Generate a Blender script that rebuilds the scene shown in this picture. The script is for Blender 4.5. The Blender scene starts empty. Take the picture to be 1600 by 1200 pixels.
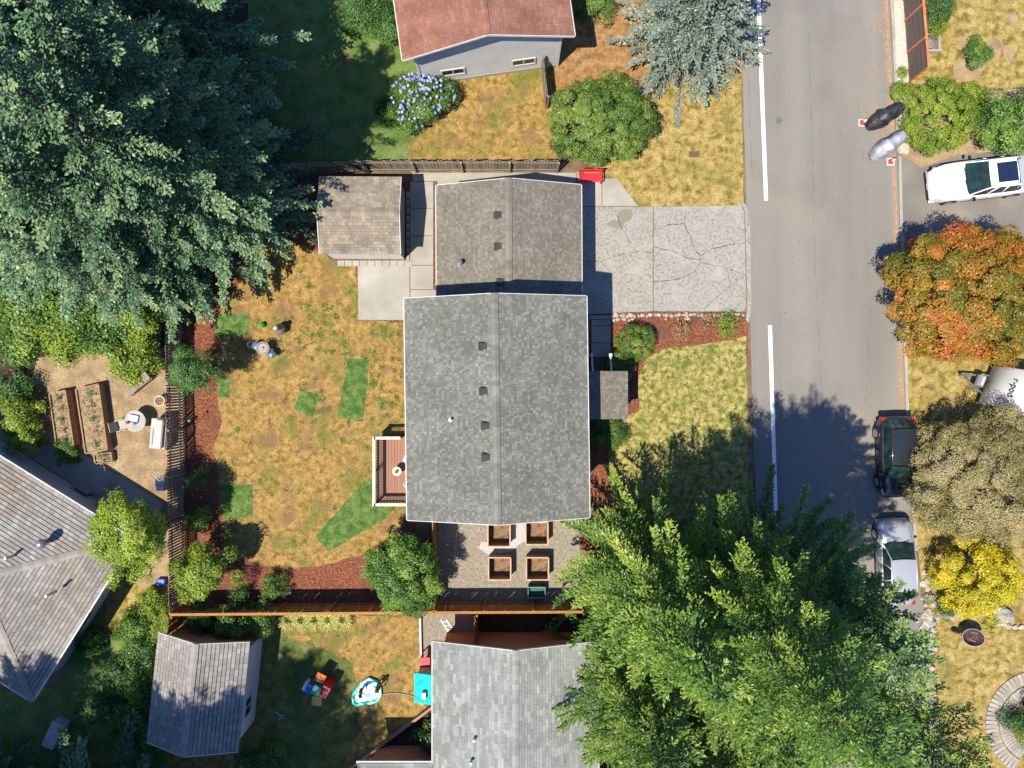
import bpy, bmesh, math, random
import numpy as np
from mathutils import Vector, Matrix, noise as mnoise
random.seed(7)
R_ = math.radians
PI = math.pi
# ------------------------------------------------------------------ camera, light, exposure
CAMH = 37.0
SC = bpy.context.scene
COL = SC.collection
cam_d = bpy.data.cameras.new('camera')
cam = bpy.data.objects.new('camera', cam_d); COL.objects.link(cam)
cam.location = (0, 0, CAMH); cam.rotation_euler = (0, 0, 0)
cam_d.sensor_fit = 'HORIZONTAL'
cam_d.angle = 2 * math.atan((800 / 30) / CAMH)
cam_d.clip_end = 500
SC.camera = cam
W = bpy.data.worlds.new('World'); SC.world = W; W.use_nodes = True
nt = W.node_tree
sky = nt.nodes.new('ShaderNodeTexSky'); sky.sky_type = 'NISHITA'; sky.sun_disc = False
SUNV = Vector((-.367, -.36, 1.0)).normalized()
sky.sun_elevation = math.asin(SUNV.z); sky.sun_rotation = math.atan2(SUNV.x, SUNV.y)
sky.dust_density = .4; sky.ozone_density = 3.0; sky.air_density = 1.0
bg = nt.nodes['Background']; bg.inputs['Strength'].default_value = .09
tintn = nt.nodes.new('ShaderNodeMix'); tintn.data_type = 'RGBA'; tintn.blend_type = 'MULTIPLY'; tintn.inputs[0].default_value = 1
tintn.inputs[7].default_value = (.72, .95, 1.35, 1); nt.links.new(sky.outputs[0], tintn.inputs[6])
nt.links.new(tintn.outputs[2], bg.inputs['Color'])
sun_d = bpy.data.lights.new('sun', 'SUN'); sun_d.energy = 4.9; sun_d.angle = R_(.5); sun_d.color = (1, .925, .79)
sun = bpy.data.objects.new('sun', sun_d); COL.objects.link(sun)
sun.rotation_euler = SUNV.to_track_quat('Z', 'Y').to_euler(); sun.location = (-20, -20, 60)
SC.view_settings.view_transform = 'Standard'; SC.view_settings.look = 'None'
SC.view_settings.exposure = .66; SC.view_settings.gamma = 1
SC.view_settings.use_curve_mapping = False
SC.cycles.max_bounces = 6; SC.cycles.diffuse_bounces = 3; SC.cycles.transparent_max_bounces = 8

# ------------------------------------------------------------------ helpers
def g(px, py, z=0.0):                       # ground plan: 30 units of the plan are one metre
    return Vector(((px - 800) / 30, (600 - py) / 30, z))
def at(px, py, h):                          # plan point of something seen at height h
    k = (CAMH - h) / CAMH / 30
    return Vector(((px - 800) * k, (600 - py) * k, h))

class MB:
    def __init__(s): s.v = []; s.f = []; s.t = []; s.ti = .5
    def add(s, vs, fs, t=None):
        n = len(s.v); s.v += [tuple(x) for x in vs]
        s.f += [tuple(i + n for i in f) for f in fs]; s.t += [s.ti if t is None else t] * len(fs)
        return s
    def box(s, c, d, rz=0, M=None, t=None, taper=1):
        x, y, z = d[0] / 2, d[1] / 2, d[2] / 2
        vs = [Vector((a * x * (taper if e > 0 else 1), b * y * (taper if e > 0 else 1), e * z)) for e in (-1, 1) for a, b in ((-1, -1), (1, -1), (1, 1), (-1, 1))]
        m = (Matrix.Translation(c) @ Matrix.Rotation(rz, 4, 'Z')) if M is None else Matrix.Translation(c) @ M.to_4x4()
        return s.add([m @ v for v in vs], [(3, 2, 1, 0), (4, 5, 6, 7), (0, 1, 5, 4), (1, 2, 6, 5), (2, 3, 7, 6), (3, 0, 4, 7)], t)
    def bar(s, a, b, w, h=None, t=None):    # box from a to b
        a = Vector(a); b = Vector(b); d = b - a; h = h or w
        q = d.to_track_quat('X', 'Z').to_matrix()
        return s.box((a + b) / 2, (d.length, w, h), M=q, t=t)
    def tube(s, pts, r, n=6, t=None, caps=True):
        pts = [Vector(p) for p in pts]; rs = r if isinstance(r, (list, tuple)) else [r] * len(pts)
        vs = []; fs = []
        for i, p in enumerate(pts):
            d = (pts[min(i + 1, len(pts) - 1)] - pts[max(i - 1, 0)]).normalized()
            u = d.cross(Vector((0, 0, 1)) if abs(d.z) < .9 else Vector((1, 0, 0))).normalized(); w = d.cross(u)
            for k in range(n):
                a = 2 * PI * k / n; vs.append(p + (u * math.cos(a) + w * math.sin(a)) * rs[i])
        for i in range(len(pts) - 1):
            for k in range(n):
                k2 = (k + 1) % n; fs.append((i * n + k, i * n + k2, (i + 1) * n + k2, (i + 1) * n + k))
        if caps: fs += [tuple(range(n))[::-1], tuple((len(pts) - 1) * n + k for k in range(n))]
        return s.add(vs, fs, t)
    def lathe(s, c, prof, n=16, sx=1, sy=1, t=None):    # prof: (r, z)
        c = Vector(c); vs = []; fs = []
        for r, z in prof:
            for k in range(n):
                a = 2 * PI * k / n; vs.append(c + Vector((r * math.cos(a) * sx, r * math.sin(a) * sy, z)))
        for i in range(len(prof) - 1):
            for k in range(n):
                k2 = (k + 1) % n; fs.append((i * n + k, i * n + k2, (i + 1) * n + k2, (i + 1) * n + k))
        fs += [tuple(range(n))[::-1], tuple((len(prof) - 1) * n + k for k in range(n))]
        return s.add(vs, fs, t)
    def prism(s, pts, z0, z1, t=None):      # pts ccw or cw list of (x,y)
        a = sum(pts[i][0] * pts[(i + 1) % len(pts)][1] - pts[(i + 1) % len(pts)][0] * pts[i][1] for i in range(len(pts)))
        if a < 0: pts = pts[::-1]
        n = len(pts); vs = [(p[0], p[1], z0) for p in pts] + [(p[0], p[1], z1) for p in pts]
        fs = [tuple(range(n))[::-1], tuple(range(n, 2 * n))] + [(i, (i + 1) % n, n + (i + 1) % n, n + i) for i in range(n)]
        return s.add(vs, fs, t)
    def loft(s, rings, closed=False, t=None, caps=False):
        n = len(rings[0]); vs = [p for r in rings for p in r]; fs = []
        for i in range(len(rings) - 1):
            for k in range(n if closed else n - 1):
                k2 = (k + 1) % n; fs.append((i * n + k, i * n + k2, (i + 1) * n + k2, (i + 1) * n + k))
        if caps: fs += [tuple(range(n))[::-1], tuple((len(rings) - 1) * n + k for k in range(n))]
        return s.add(vs, fs, t)
    def mesh(s, name, smooth=False, bevel=0):
        me = bpy.data.meshes.new(name); me.from_pydata([tuple(v) for v in s.v], [], s.f)
        at_ = me.attributes.new('tint', 'FLOAT', 'FACE'); at_.data.foreach_set('value', s.t)
        if bevel:
            bm = bmesh.new(); bm.from_mesh(me)
            bmesh.ops.bevel(bm, geom=bm.edges[:], offset=bevel, segments=1, affect='EDGES'); bm.to_mesh(me); bm.free()
        if smooth: me.polygons.foreach_set('use_smooth', [True] * len(me.polygons))
        me.update(); return me

def link(name, me, m=None, parent=None, loc=None, rz=0, world=False):
    o = bpy.data.objects.new(name, me); COL.objects.link(o)
    if m is not None and me is not None and not me.materials: me.materials.append(m)
    if parent is not None:
        o.parent = parent
        if world: o.location = -parent.location
    if loc is not None: o.location = loc
    if rz: o.rotation_euler = (0, 0, rz)
    return o
def tag(o, label, cat, group=None, kind=None):
    if label: o['label'] = label
    if cat: o['category'] = cat
    if group: o['group'] = group
    if kind: o['kind'] = kind
    return o
def thing(name, label, cat, loc=(0, 0, 0), rz=0, group=None):
    o = link(name, None, loc=loc, rz=rz); o.empty_display_size = .2
    return tag(o, label, cat, group)
def part(name, mb, m, parent, smooth=False, world=False, bevel=0, stuff=False, loc=None, rz=0, label=None):
    o = link(name, mb.mesh(name, smooth, bevel) if isinstance(mb, MB) else mb, m, parent, loc=loc, rz=rz, world=world)
    if stuff: o['kind'] = 'stuff'
    if label: o['label'] = label
    return o
def copy_tree(o, parent=None):
    c = o.copy(); COL.objects.link(c); c.parent = parent
    for ch in [x for x in SC.objects if x.parent == o]: copy_tree(ch, c)
    return c
def wob(pts, amp=3, step=12, seed=0, closed=True):
    out = []; n = len(pts)
    for i in range(n if closed else n - 1):
        a = pts[i]; b = pts[(i + 1) % n]; L = math.dist(a, b); k = max(1, int(L / step))
        for j in range(k):
            t = j / k; x = a[0] + (b[0] - a[0]) * t; y = a[1] + (b[1] - a[1]) * t
            q = mnoise.noise_vector(Vector((x * .045, y * .045, seed))) * amp + mnoise.noise_vector(Vector((x * .2, y * .2, seed + 9))) * amp * .4
            out.append((x + q.x, y + q.y))
    return out
def sheet(name, pts, z, m, amp=0, thick=0, seed=0, step=12):
    if amp: pts = wob(pts, amp, step, seed)
    P = [g(*p) for p in pts]
    bm = bmesh.new(); vs = [bm.verts.new((p.x, p.y, z)) for p in P]
    f = bm.faces.new(vs)
    if f.normal.z < 0 or f.calc_area() and (f.normal_update() or f.normal.z < 0): f.normal_flip()
    if thick:
        r = bmesh.ops.extrude_face_region(bm, geom=[f]); dv = [e for e in r['geom'] if isinstance(e, bmesh.types.BMVert)]
        bmesh.ops.translate(bm, verts=dv, vec=(0, 0, thick))
        bmesh.ops.recalc_face_normals(bm, faces=bm.faces[:])
    bmesh.ops.triangulate(bm, faces=[f for f in bm.faces if len(f.verts) > 4])
    me = bpy.data.meshes.new(name); bm.to_mesh(me); bm.free()
    o = link(name, me, m); o['kind'] = 'structure'
    return o
def inside(x, y, P):
    c = False; n = len(P); j = n - 1
    for i in range(n):
        if (P[i][1] > y) != (P[j][1] > y) and x < (P[j][0] - P[i][0]) * (y - P[i][1]) / (P[j][1] - P[i][1]) + P[i][0]: c = not c
        j = i
    return c

# ------------------------------------------------------------------ materials
MATS = {}
def mat(name, cols, scale=3, detail=5, rough=.9, bump=0, bscale=40, coord='pos', metal=0, spec=.25, tint=0, rand=0,
        lo=.35, hi=.65, patch=None, patch2=None, stretch=None, leaf=0, coat=0, fine=0, trans=0, distort=0):
    m = bpy.data.materials.new(name); m.use_nodes = True; MATS[name] = m
    t = m.node_tree; N = t.nodes; L = t.links; bs = N['Principled BSDF']; out = N['Material Output']
    if coord == 'pos': src = N.new('ShaderNodeNewGeometry').outputs['Position']
    else: src = N.new('ShaderNodeTexCoord').outputs['Object']
    def noise(sc, det, st=None, dis=0):
        s = src
        if st:
            mp = N.new('ShaderNodeMapping'); mp.inputs['Scale'].default_value = st; L.new(src, mp.inputs['Vector']); s = mp.outputs[0]
        n = N.new('ShaderNodeTexNoise'); n.inputs['Scale'].default_value = sc; n.inputs['Detail'].default_value = det
        n.inputs['Distortion'].default_value = dis
        L.new(s, n.inputs['Vector']); return n.outputs['Fac']
    def ramp(fac, cs, lo, hi):
        r = N.new('ShaderNodeValToRGB'); e = r.color_ramp.elements
        e[0].position = lo; e[0].color = (*cs[0], 1); e[1].position = hi; e[1].color = (*cs[-1], 1)
        for i in range(1, len(cs) - 1):
            x = e.new(lo + (hi - lo) * i / (len(cs) - 1)); x.color = (*cs[i], 1)
        L.new(fac, r.inputs[0]); return r.outputs[0]
    def mixc(f, a, b, mode='MIX'):
        x = N.new('ShaderNodeMix'); x.data_type = 'RGBA'; x.blend_type = mode
        for k, v in ((0, f), (6, a), (7, b)):
            if isinstance(v, (int, float)): x.inputs[k].default_value = v
            elif isinstance(v, tuple): x.inputs[k].default_value = (*v, 1)
            else: L.new(v, x.inputs[k])
        return x.outputs[2]
    def mth(op, a, b):
        x = N.new('ShaderNodeMath'); x.operation = op
        for k, v in ((0, a), (1, b)):
            if isinstance(v, (int, float)): x.inputs[k].default_value = v
            else: L.new(v, x.inputs[k])
        return x.outputs[0]
    if len(cols) == 1: cols = [cols[0], cols[0]]
    if tint and tint >= 5:                  # colour picked by the tint attribute itself
        a = N.new('ShaderNodeAttribute'); a.attribute_name = 'tint'
        f = mth('ADD', mth('MULTIPLY', a.outputs['Fac'], .75), mth('MULTIPLY', noise(scale, detail), .25))
        c = ramp(f, cols, lo, hi)
    else:
        c = ramp(noise(scale, detail, stretch, distort), cols, lo, hi)
    for pt in (patch, patch2):
        if pt:
            pc, ps, pl, ph = pt[:4]
            fac = ramp(noise(ps, 6, None, .4), [(0, 0, 0), (1, 1, 1)], pl, ph)
            c = mixc(fac, c, pc)
    if fine:
        c = mixc(1.0, c, ramp(noise(bscale, 2), [(1 - fine,) * 3, (1 + fine,) * 3], .3, .7), 'MULTIPLY')
    if 0 < tint < 5:
        a = N.new('ShaderNodeAttribute'); a.attribute_name = 'tint'
        v = mth('ADD', mth('MULTIPLY', a.outputs['Fac'], tint), 1 - tint / 2)
        x = N.new('ShaderNodeCombineColor'); [L.new(v, x.inputs[i]) for i in range(3)]
        c = mixc(1.0, c, x.outputs[0], 'MULTIPLY')
    if rand:
        a = N.new('ShaderNodeObjectInfo')
        v = mth('ADD', mth('MULTIPLY', a.outputs['Random'], rand), 1 - rand / 2)
        x = N.new('ShaderNodeCombineColor'); [L.new(v, x.inputs[i]) for i in range(3)]
        c = mixc(1.0, c, x.outputs[0], 'MULTIPLY')
    if leaf:
        N.remove(bs)
        d = N.new('ShaderNodeBsdfDiffuse'); tr = N.new('ShaderNodeBsdfTranslucent'); gl = N.new('ShaderNodeBsdfGlossy')
        gl.inputs['Roughness'].default_value = .45; gl.inputs['Color'].default_value = (.75, .8, .8, 1)
        L.new(c, d.inputs[0]); L.new(mixc(1.0, c, (1.25, 1.3, .6), 'MULTIPLY'), tr.inputs[0])
        mx = N.new('ShaderNodeMixShader'); mx.inputs[0].default_value = leaf
        L.new(d.outputs[0], mx.inputs[1]); L.new(tr.outputs[0], mx.inputs[2])
        m2 = N.new('ShaderNodeMixShader'); m2.inputs[0].default_value = .035
        L.new(mx.outputs[0], m2.inputs[1]); L.new(gl.outputs[0], m2.inputs[2]); L.new(m2.outputs[0], out.inputs[0])
        return m
    L.new(c, bs.inputs['Base Color']); bs.inputs['Roughness'].default_value = rough; bs.inputs['Metallic'].default_value = metal
    bs.inputs['Specular IOR Level'].default_value = spec; bs.inputs['Coat Weight'].default_value = coat; bs.inputs['Coat Roughness'].default_value = .08
    if trans: bs.inputs['Transmission Weight'].default_value = trans
    if bump:
        b = N.new('ShaderNodeBump'); b.inputs['Strength'].default_value = 1; b.inputs['Distance'].default_value = bump
        L.new(noise(bscale, 4), b.inputs['Height']); L.new(b.outputs[0], bs.inputs['Normal'])
    return m

m_ground = mat('bare_ground', [(.10, .075, .045), (.19, .135, .08)], 1.2, 8, bump=.03, bscale=9)
m_asph = mat('asphalt', [(.175, .163, .145), (.215, .202, .18)], .35, 9, rough=.92, bump=.006, bscale=60, fine=.2, patch=((.23, .20, .16), .16, .5, .75), patch2=((.15, .138, .122), .22, .55, .8), stretch=(1.6, .14, 1))
m_asph2 = mat('driveway_asphalt', [(.15, .135, .12), (.2, .18, .155)], .5, 8, bump=.006, bscale=60, fine=.2, patch=((.24, .2, .15), .5, .55, .75))
GOLD = [(.105, .085, .02), (.215, .135, .034), (.29, .18, .052), (.34, .215, .075), (.38, .265, .11)]
m_lawn = mat('dry_lawn', GOLD, 3.2, 14, bump=.035, bscale=22, fine=.32, lo=.3, hi=.72, patch=((.105, .13, .025), .5, .5, .72), patch2=((.20, .12, .055), .9, .52, .72), distort=.6)
m_lawn_f = mat('front_lawn', [(.085, .11, .018), (.21, .19, .045), (.33, .26, .09), (.38, .32, .13)], 4.0, 12, bump=.05, bscale=16, fine=.28, patch=((.11, .14, .025), 1.4, .5, .68), distort=.4)
m_lawn_v = mat('verge_lawn', [(.15, .115, .025), (.27, .19, .05), (.33, .245, .08), (.39, .30, .12)], 2.6, 14, bump=.06, bscale=16, fine=.3, patch=((.16, .14, .03), .5, .55, .75), patch2=((.24, .14, .055), .9, .62, .8), distort=.5)
m_lawn_n = mat('brown_lawn', [(.18, .095, .035), (.28, .15, .06), (.34, .205, .09)], 2.6, 12, bump=.05, bscale=16, fine=.25)
m_lawn_o = mat('olive_lawn', [(.075, .095, .02), (.13, .14, .035), (.2, .17, .06)], 1.8, 12, bump=.05, bscale=14, fine=.3, patch=((.055, .10, .02), .6, .45, .65))  # darker and greener than the rest of the play lawn
m_lawn_g = mat('shade_lawn', [(.07, .135, .03), (.11, .18, .04), (.17, .19, .06)], 1.2, 12, bump=.06, bscale=14, fine=.3, patch=((.11, .10, .035), .5, .55, .75))
m_sod = mat('fresh_sod', [(.045, .10, .02), (.085, .155, .032), (.15, .20, .06)], 2.5, 12, bump=.05, bscale=18, fine=.3, distort=.5)
m_mulch = mat('red_bark_mulch', [(.10, .035, .02), (.20, .068, .034), (.29, .115, .06)], 9, 12, bump=.06, bscale=24, fine=.4, patch=((.13, .06, .04), .9, .5, .72), patch2=((.25, .12, .07), 1.7, .6, .8))
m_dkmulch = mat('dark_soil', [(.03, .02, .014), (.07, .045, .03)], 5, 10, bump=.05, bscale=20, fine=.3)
m_dirt = mat('tan_dirt', [(.22, .155, .085), (.30, .21, .12), (.36, .265, .155)], 1.3, 12, bump=.025, bscale=14, fine=.12, patch=((.19, .12, .065), .8, .55, .75))
m_conc = mat('concrete', [(.27, .25, .21), (.34, .32, .275)], .8, 10, bump=.004, bscale=50, fine=.14, patch=((.39, .37, .33), .6, .55, .8))
m_agg = mat('exposed_aggregate', [(.19, .178, .152), (.275, .26, .228), (.315, .298, .262)], 8, 14, bump=.005, bscale=55, fine=.22, patch=((.34, .318, .275), 1.1, .5, .78), patch2=((.22, .20, .16), .5, .56, .8), distort=.3)
m_crack = mat('crack_dirt', [(.07, .055, .045)], 5)
m_stain = mat('oil_stain', [(.2, .19, .14)], 5)
m_gravel = mat('pea_gravel', [(.20, .165, .12), (.30, .255, .20)], 7, 12, bump=.03, bscale=30, fine=.4)
m_gravw = mat('white_gravel', [(.36, .355, .34), (.5, .49, .47)], 20, 8, bump=.03, bscale=30, fine=.3)
m_gravl = mat('light_gravel', [(.36, .32, .25), (.52, .48, .40)], 12, 8, bump=.03, bscale=24, fine=.4)
m_paint = mat('road_paint', [(.72, .71, .67), (.82, .81, .78)], 2, 8, rough=.7, fine=.06)
m_roof_m = mat('grey_shingle', [(.138, .138, .120), (.172, .172, .152)], .6, 6, tint=.75, patch=((.13, .128, .11), .35, .5, .7), bump=.004, bscale=60, fine=.15, coord='obj')
m_roof_g = mat('brown_grey_shingle', [(.145, .132, .105), (.18, .165, .135)], .6, 6, tint=.6, bump=.004, bscale=60, fine=.15, coord='obj')
m_roof_s = mat('tan_shingle', [(.19, .158, .12), (.26, .22, .17)], .9, 6, tint=.6, bump=.004, bscale=60, fine=.15, coord='obj')
m_roof_r = mat('red_shingle', [(.20, .088, .06), (.27, .13, .092)], 1.0, 8, tint=.35, bump=.004, bscale=60, fine=.15, coord='obj', patch=((.16, .09, .07), .8, .6, .8))
m_roof_l = mat('weathered_shingle', [(.21, .20, .185), (.28, .265, .245)], .5, 8, tint=.5, bump=.004, bscale=60, fine=.15, coord='obj', patch=((.235, .19, .15), .35, .5, .75))
m_roof_b = mat('pale_grey_shingle', [(.195, .205, .19), (.24, .25, .235)], .6, 6, tint=.6, bump=.004, bscale=60, fine=.15, coord='obj')
m_under = mat('roof_gap_shade', [(.05, .047, .043)], 3)  # near-black slab seen through shingle gaps, painted shadow lines between the rows
m_white = mat('white_trim', [(.50, .49, .46), (.58, .57, .54)], 3, rough=.5)
m_grey_side = mat('grey_siding', [(.40, .40, .38), (.45, .45, .43)], 1, coord='obj', rand=.1, rough=.6)
m_wall_h = mat('sage_wall', [(.30, .31, .27), (.34, .35, .31)], 1, coord='obj')
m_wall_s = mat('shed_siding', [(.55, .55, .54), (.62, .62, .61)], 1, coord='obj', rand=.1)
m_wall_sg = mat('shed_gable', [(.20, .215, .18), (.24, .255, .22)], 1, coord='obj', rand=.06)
m_wall_t = mat('terracotta_wall', [(.42, .19, .09), (.50, .24, .12)], 1, coord='obj', rough=.85)
m_wall_l = mat('pale_wall', [(.45, .46, .46), (.5, .51, .51)], 1, coord='obj', rand=.06)
m_glass = mat('dark_glass', [(.02, .03, .035)], 1, rough=.05, spec=.8)
m_fence_o = mat('orange_fence_wood', [(.29, .135, .042), (.40, .20, .068)], 2.5, 6, coord='obj', stretch=(6, 6, .6), rand=.35)
m_fence_w = mat('weathered_fence_wood', [(.20, .155, .115), (.31, .255, .20)], 3, 6, coord='obj', stretch=(8, 8, .6), rand=.45)
m_fence_d = mat('dark_fence_wood', [(.085, .06, .05), (.15, .115, .10)], 3, 6, coord='obj', stretch=(8, 1, 8), rand=.4)
m_rust = mat('rust_red_wood', [(.42, .13, .05), (.52, .2, .09)], 3, coord='obj')
m_cedar_b = mat('cedar_board', [(.26, .16, .09), (.36, .24, .15)], 3, 6, coord='obj', stretch=(2, 8, 8), rand=.3)
m_deck = mat('deck_board', [(.25, .125, .08), (.32, .17, .115)], 3, 6, coord='obj', stretch=(14, .8, 1), rand=.18, rough=.7)
m_dkbrown = mat('dark_brown_metal', [(.035, .02, .018)], 3, rough=.5)
m_black = mat('black_plastic', [(.015, .015, .017)], 3, rough=.45)
m_metal = mat('galvanised_metal', [(.34, .35, .36)], 3, rough=.35, metal=.7)
m_vent = mat('roof_vent_metal', [(.045, .042, .045), (.07, .066, .068)], 3, rough=.5)
m_bark = mat('bark', [(.05, .036, .025), (.12, .085, .06)], 6, 8, bump=.03, bscale=12, coord='obj')
m_stone = mat('field_stone', [(.28, .255, .21), (.48, .44, .37)], 5, 8, bump=.02, bscale=12, coord='obj', rand=.4)
m_brick = mat('grey_brick', [(.27, .235, .20), (.36, .32, .28)], 5, 8, coord='obj', rand=.35)
m_soil = mat('planter_soil', [(.15, .088, .05), (.25, .155, .09)], 4, 12, coord='obj', bump=.02, bscale=20, stretch=(.8, 5, 1), patch=((.12, .07, .04), 3, .55, .6))
def leafmat(name, cols, leaf=.25, scale=.7, lo=.15, hi=.85, rand=.3):
    return mat(name, cols, scale, 5, tint=5, leaf=leaf, lo=lo, hi=hi, rand=rand)
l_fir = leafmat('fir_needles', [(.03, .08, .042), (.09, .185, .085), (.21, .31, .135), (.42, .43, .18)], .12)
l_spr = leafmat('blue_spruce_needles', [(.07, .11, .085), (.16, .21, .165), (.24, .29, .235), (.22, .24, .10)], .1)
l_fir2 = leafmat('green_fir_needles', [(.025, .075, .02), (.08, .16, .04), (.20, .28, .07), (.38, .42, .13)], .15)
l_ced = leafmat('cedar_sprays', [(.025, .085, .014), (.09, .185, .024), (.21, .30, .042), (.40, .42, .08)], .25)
l_grn = leafmat('green_leaves', [(.022, .075, .012), (.065, .15, .02), (.14, .24, .035), (.25, .33, .06)], .25)
l_lau = leafmat('laurel_leaves', [(.03, .08, .012), (.09, .17, .02), (.20, .28, .04), (.34, .35, .09)], .22)
l_lau2 = leafmat('dark_laurel_leaves', [(.03, .075, .012), (.075, .14, .02), (.15, .22, .035), (.26, .28, .08)], .2)
l_yg = leafmat('yellow_green_leaves', [(.07, .13, .012), (.16, .24, .02), (.27, .35, .032), (.38, .42, .06)], .28)
l_mst = leafmat('holly_green_leaves', [(.016, .06, .012), (.04, .11, .02), (.08, .17, .035), (.15, .24, .07)], .2)
l_maple = leafmat('maple_leaves', [(.13, .14, .012), (.28, .21, .016), (.38, .22, .018), (.46, .19, .02), (.52, .15, .025), (.50, .09, .02)], .25, .5, .32, .86)
l_plum = leafmat('bronze_leaves', [(.10, .09, .025), (.23, .19, .06), (.30, .26, .11), (.36, .31, .15), (.42, .30, .18)], .2)
l_yel = leafmat('golden_leaves', [(.24, .24, .015), (.48, .42, .015), (.65, .56, .02), (.72, .42, .04)], .3)
l_straw = leafmat('striped_grass_blades', [(.16, .19, .02), (.33, .33, .05), (.5, .45, .12)], .2)
l_dry = leafmat('dry_twigs', [(.16, .06, .04), (.30, .16, .07), (.34, .26, .12)], .1)
l_blue = leafmat('hydrangea_flowers', [(.14, .20, .50), (.28, .34, .64), (.48, .52, .70)], .2)
l_pink = leafmat('red_leaves', [(.14, .03, .03), (.26, .07, .05)], .2)

# ------------------------------------------------------------------ the ground
def ngon(name, pts, z, m, **k): return sheet(name, pts, z, m, **k)
sheet('ground', [(-700, -600), (2300, -600), (2300, 1800), (-700, 1800)], -.03, m_ground)
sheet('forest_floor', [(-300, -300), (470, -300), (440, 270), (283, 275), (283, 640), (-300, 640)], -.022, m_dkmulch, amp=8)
LAWNS = []
def lawn(name, pts, z, m, amp=4, seed=1, dens=1.0, h=.05):
    o = sheet(name, pts, z, m, amp=amp, seed=seed); LAWNS.append((pts, z, m, dens, h)); return o
lawn('shaded_lawn', [(385, -60), (660, -60), (700, 262), (440, 270), (395, 200)], -.016, m_lawn_g)
lawn('side_lawn', [(650, 120), (700, 128), (868, 100), (868, 262), (622, 266), (672, 190)], -.012, m_lawn, amp=10)
lawn('brown_lawn', [(880, -60), (1160, -60), (1160, 120), (1020, 160), (905, 175), (868, 160), (870, 100)], -.016, m_lawn_n)
lawn('verge_lawn', [(975, 158), (1060, 120), (1158, 108), (1163, 322), (997, 322), (960, 278), (930, 270), (930, 190)], -.012, m_lawn_v, amp=2)
sheet('mulch_bed', [(286, 283), (645, 283), (650, 860), (682, 812), (682, 944), (290, 944)], -.016, m_mulch)
BACK = [(430, 372), (500, 392), (520, 408), (557, 416), (560, 502), (640, 502), (668, 560), (668, 800), (640, 800), (615, 838), (560, 868), (500, 884), (440, 886), (395, 880), (352, 858), (346, 800), (343, 740), (333, 705), (345, 660), (340, 620), (340, 590), (352, 560), (338, 520), (350, 470), (390, 425)]
lawn('back_lawn', BACK, -.010, m_lawn, amp=5)
for i, P in enumerate([[(545, 560), (578, 562), (567, 659), (526, 652)], [(470, 608), (499, 617), (489, 652), (459, 639)], [(343, 757), (394, 757), (396, 808), (348, 808)], [(572, 748), (590, 755), (622, 785), (600, 812), (513, 862), (493, 838)],
                       [(340, 588), (358, 588), (358, 620), (340, 620)], [(338, 490), (388, 490), (388, 524), (336, 528)]]):
    lawn('sod_patch', P, .0, m_sod, amp=1.5, seed=i, dens=1.6)
lawn('front_lawn', [(968, 660), (998, 640), (998, 590), (1010, 560), (1040, 545), (1110, 537), (1165, 525), (1172, 830), (960, 830), (950, 740), (952, 700)], -.010, m_lawn_f, amp=3)
sheet('front_bed', [(900, 488), (1168, 488), (1170, 560), (1000, 660), (965, 740), (965, 860), (900, 860)], -.016, m_mulch)
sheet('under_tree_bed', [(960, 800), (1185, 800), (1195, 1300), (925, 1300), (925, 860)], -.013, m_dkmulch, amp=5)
lawn('play_lawn', [(285, 960), (420, 962), (657, 962), (664, 1110), (545, 1205), (540, 1260), (250, 1260)], -.012, m_lawn, seed=4)
lawn('olive_lawn', [(405, 985), (470, 1000), (545, 1030), (570, 1090), (560, 1140), (545, 1200), (540, 1260), (395, 1260)], -.009, m_lawn_o, amp=14, seed=12)
lawn('shaded_side_lawn', [(150, 905), (245, 925), (285, 960), (280, 1260), (-100, 1260), (-60, 1090), (100, 1070)], -.016, m_lawn_g, seed=5)
lawn('dry_patch', [(168, 905), (222, 915), (232, 940), (190, 985), (160, 990)], -.012, m_lawn_v, amp=5, seed=15)
sheet('dirt_yard', [(55, 560), (286, 540), (288, 960), (215, 925), (200, 860), (60, 700), (40, 640)], -.014, m_dirt, amp=4)
sheet('gravel_yard', [(684, 784), (905, 784), (908, 942), (684, 942)], -.008, m_gravel)
sheet('white_gravel_patch', [(797, 812), (821, 815), (822, 846), (810, 852), (800, 860), (765, 868), (748, 856), (752, 846), (790, 850), (797, 838)], -.004, m_gravw, amp=3, step=5)
sheet('side_gravel', [(655, 960), (745, 958), (745, 990), (690, 1100), (664, 1100)], -.008, m_gravel, amp=2)
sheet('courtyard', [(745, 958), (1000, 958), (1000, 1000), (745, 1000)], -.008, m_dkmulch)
RE_L = [(1152, -300), (1158, 0), (1161, 150), (1166, 320), (1172, 500), (1178, 700), (1188, 900), (1203, 1200), (1220, 1500)]
RE_R = [(1375, -300), (1390, 0), (1397, 150), (1404, 300), (1409, 450), (1414, 600), (1422, 760), (1430, 860), (1445, 960), (1475, 1200), (1500, 1500)]
sheet('road', RE_L + RE_R[::-1], -.004, m_asph, amp=1.2, step=20)
sheet('parking_apron', [(1402, 236), (1440, 262), (1500, 242), (1700, 225), (1700, 372), (1500, 372), (1407, 372)], .0, m_asph2, amp=2)
lawn('right_lawn', [(1440, -80), (1760, -80), (1760, 130), (1600, 135), (1530, 140), (1424, 130)], -.012, m_lawn_v, seed=6)
lawn('kerb_lawn', [(1409, 372), (1700, 372), (1700, 1010), (1560, 1000), (1450, 960), (1432, 860), (1414, 600)], -.012, m_lawn_v, seed=7)
lawn('garden_lawn', [(1470, 960), (1760, 960), (1760, 1240), (1480, 1240), (1455, 1000)], -.008, m_lawn_v, seed=8)
sheet('gravel_strip', [(1391, -60), (1409, -60), (1421, 130), (1420, 240), (1405, 240), (1398, 150), (1392, 0)], .001, m_gravl, amp=1.5)
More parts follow.
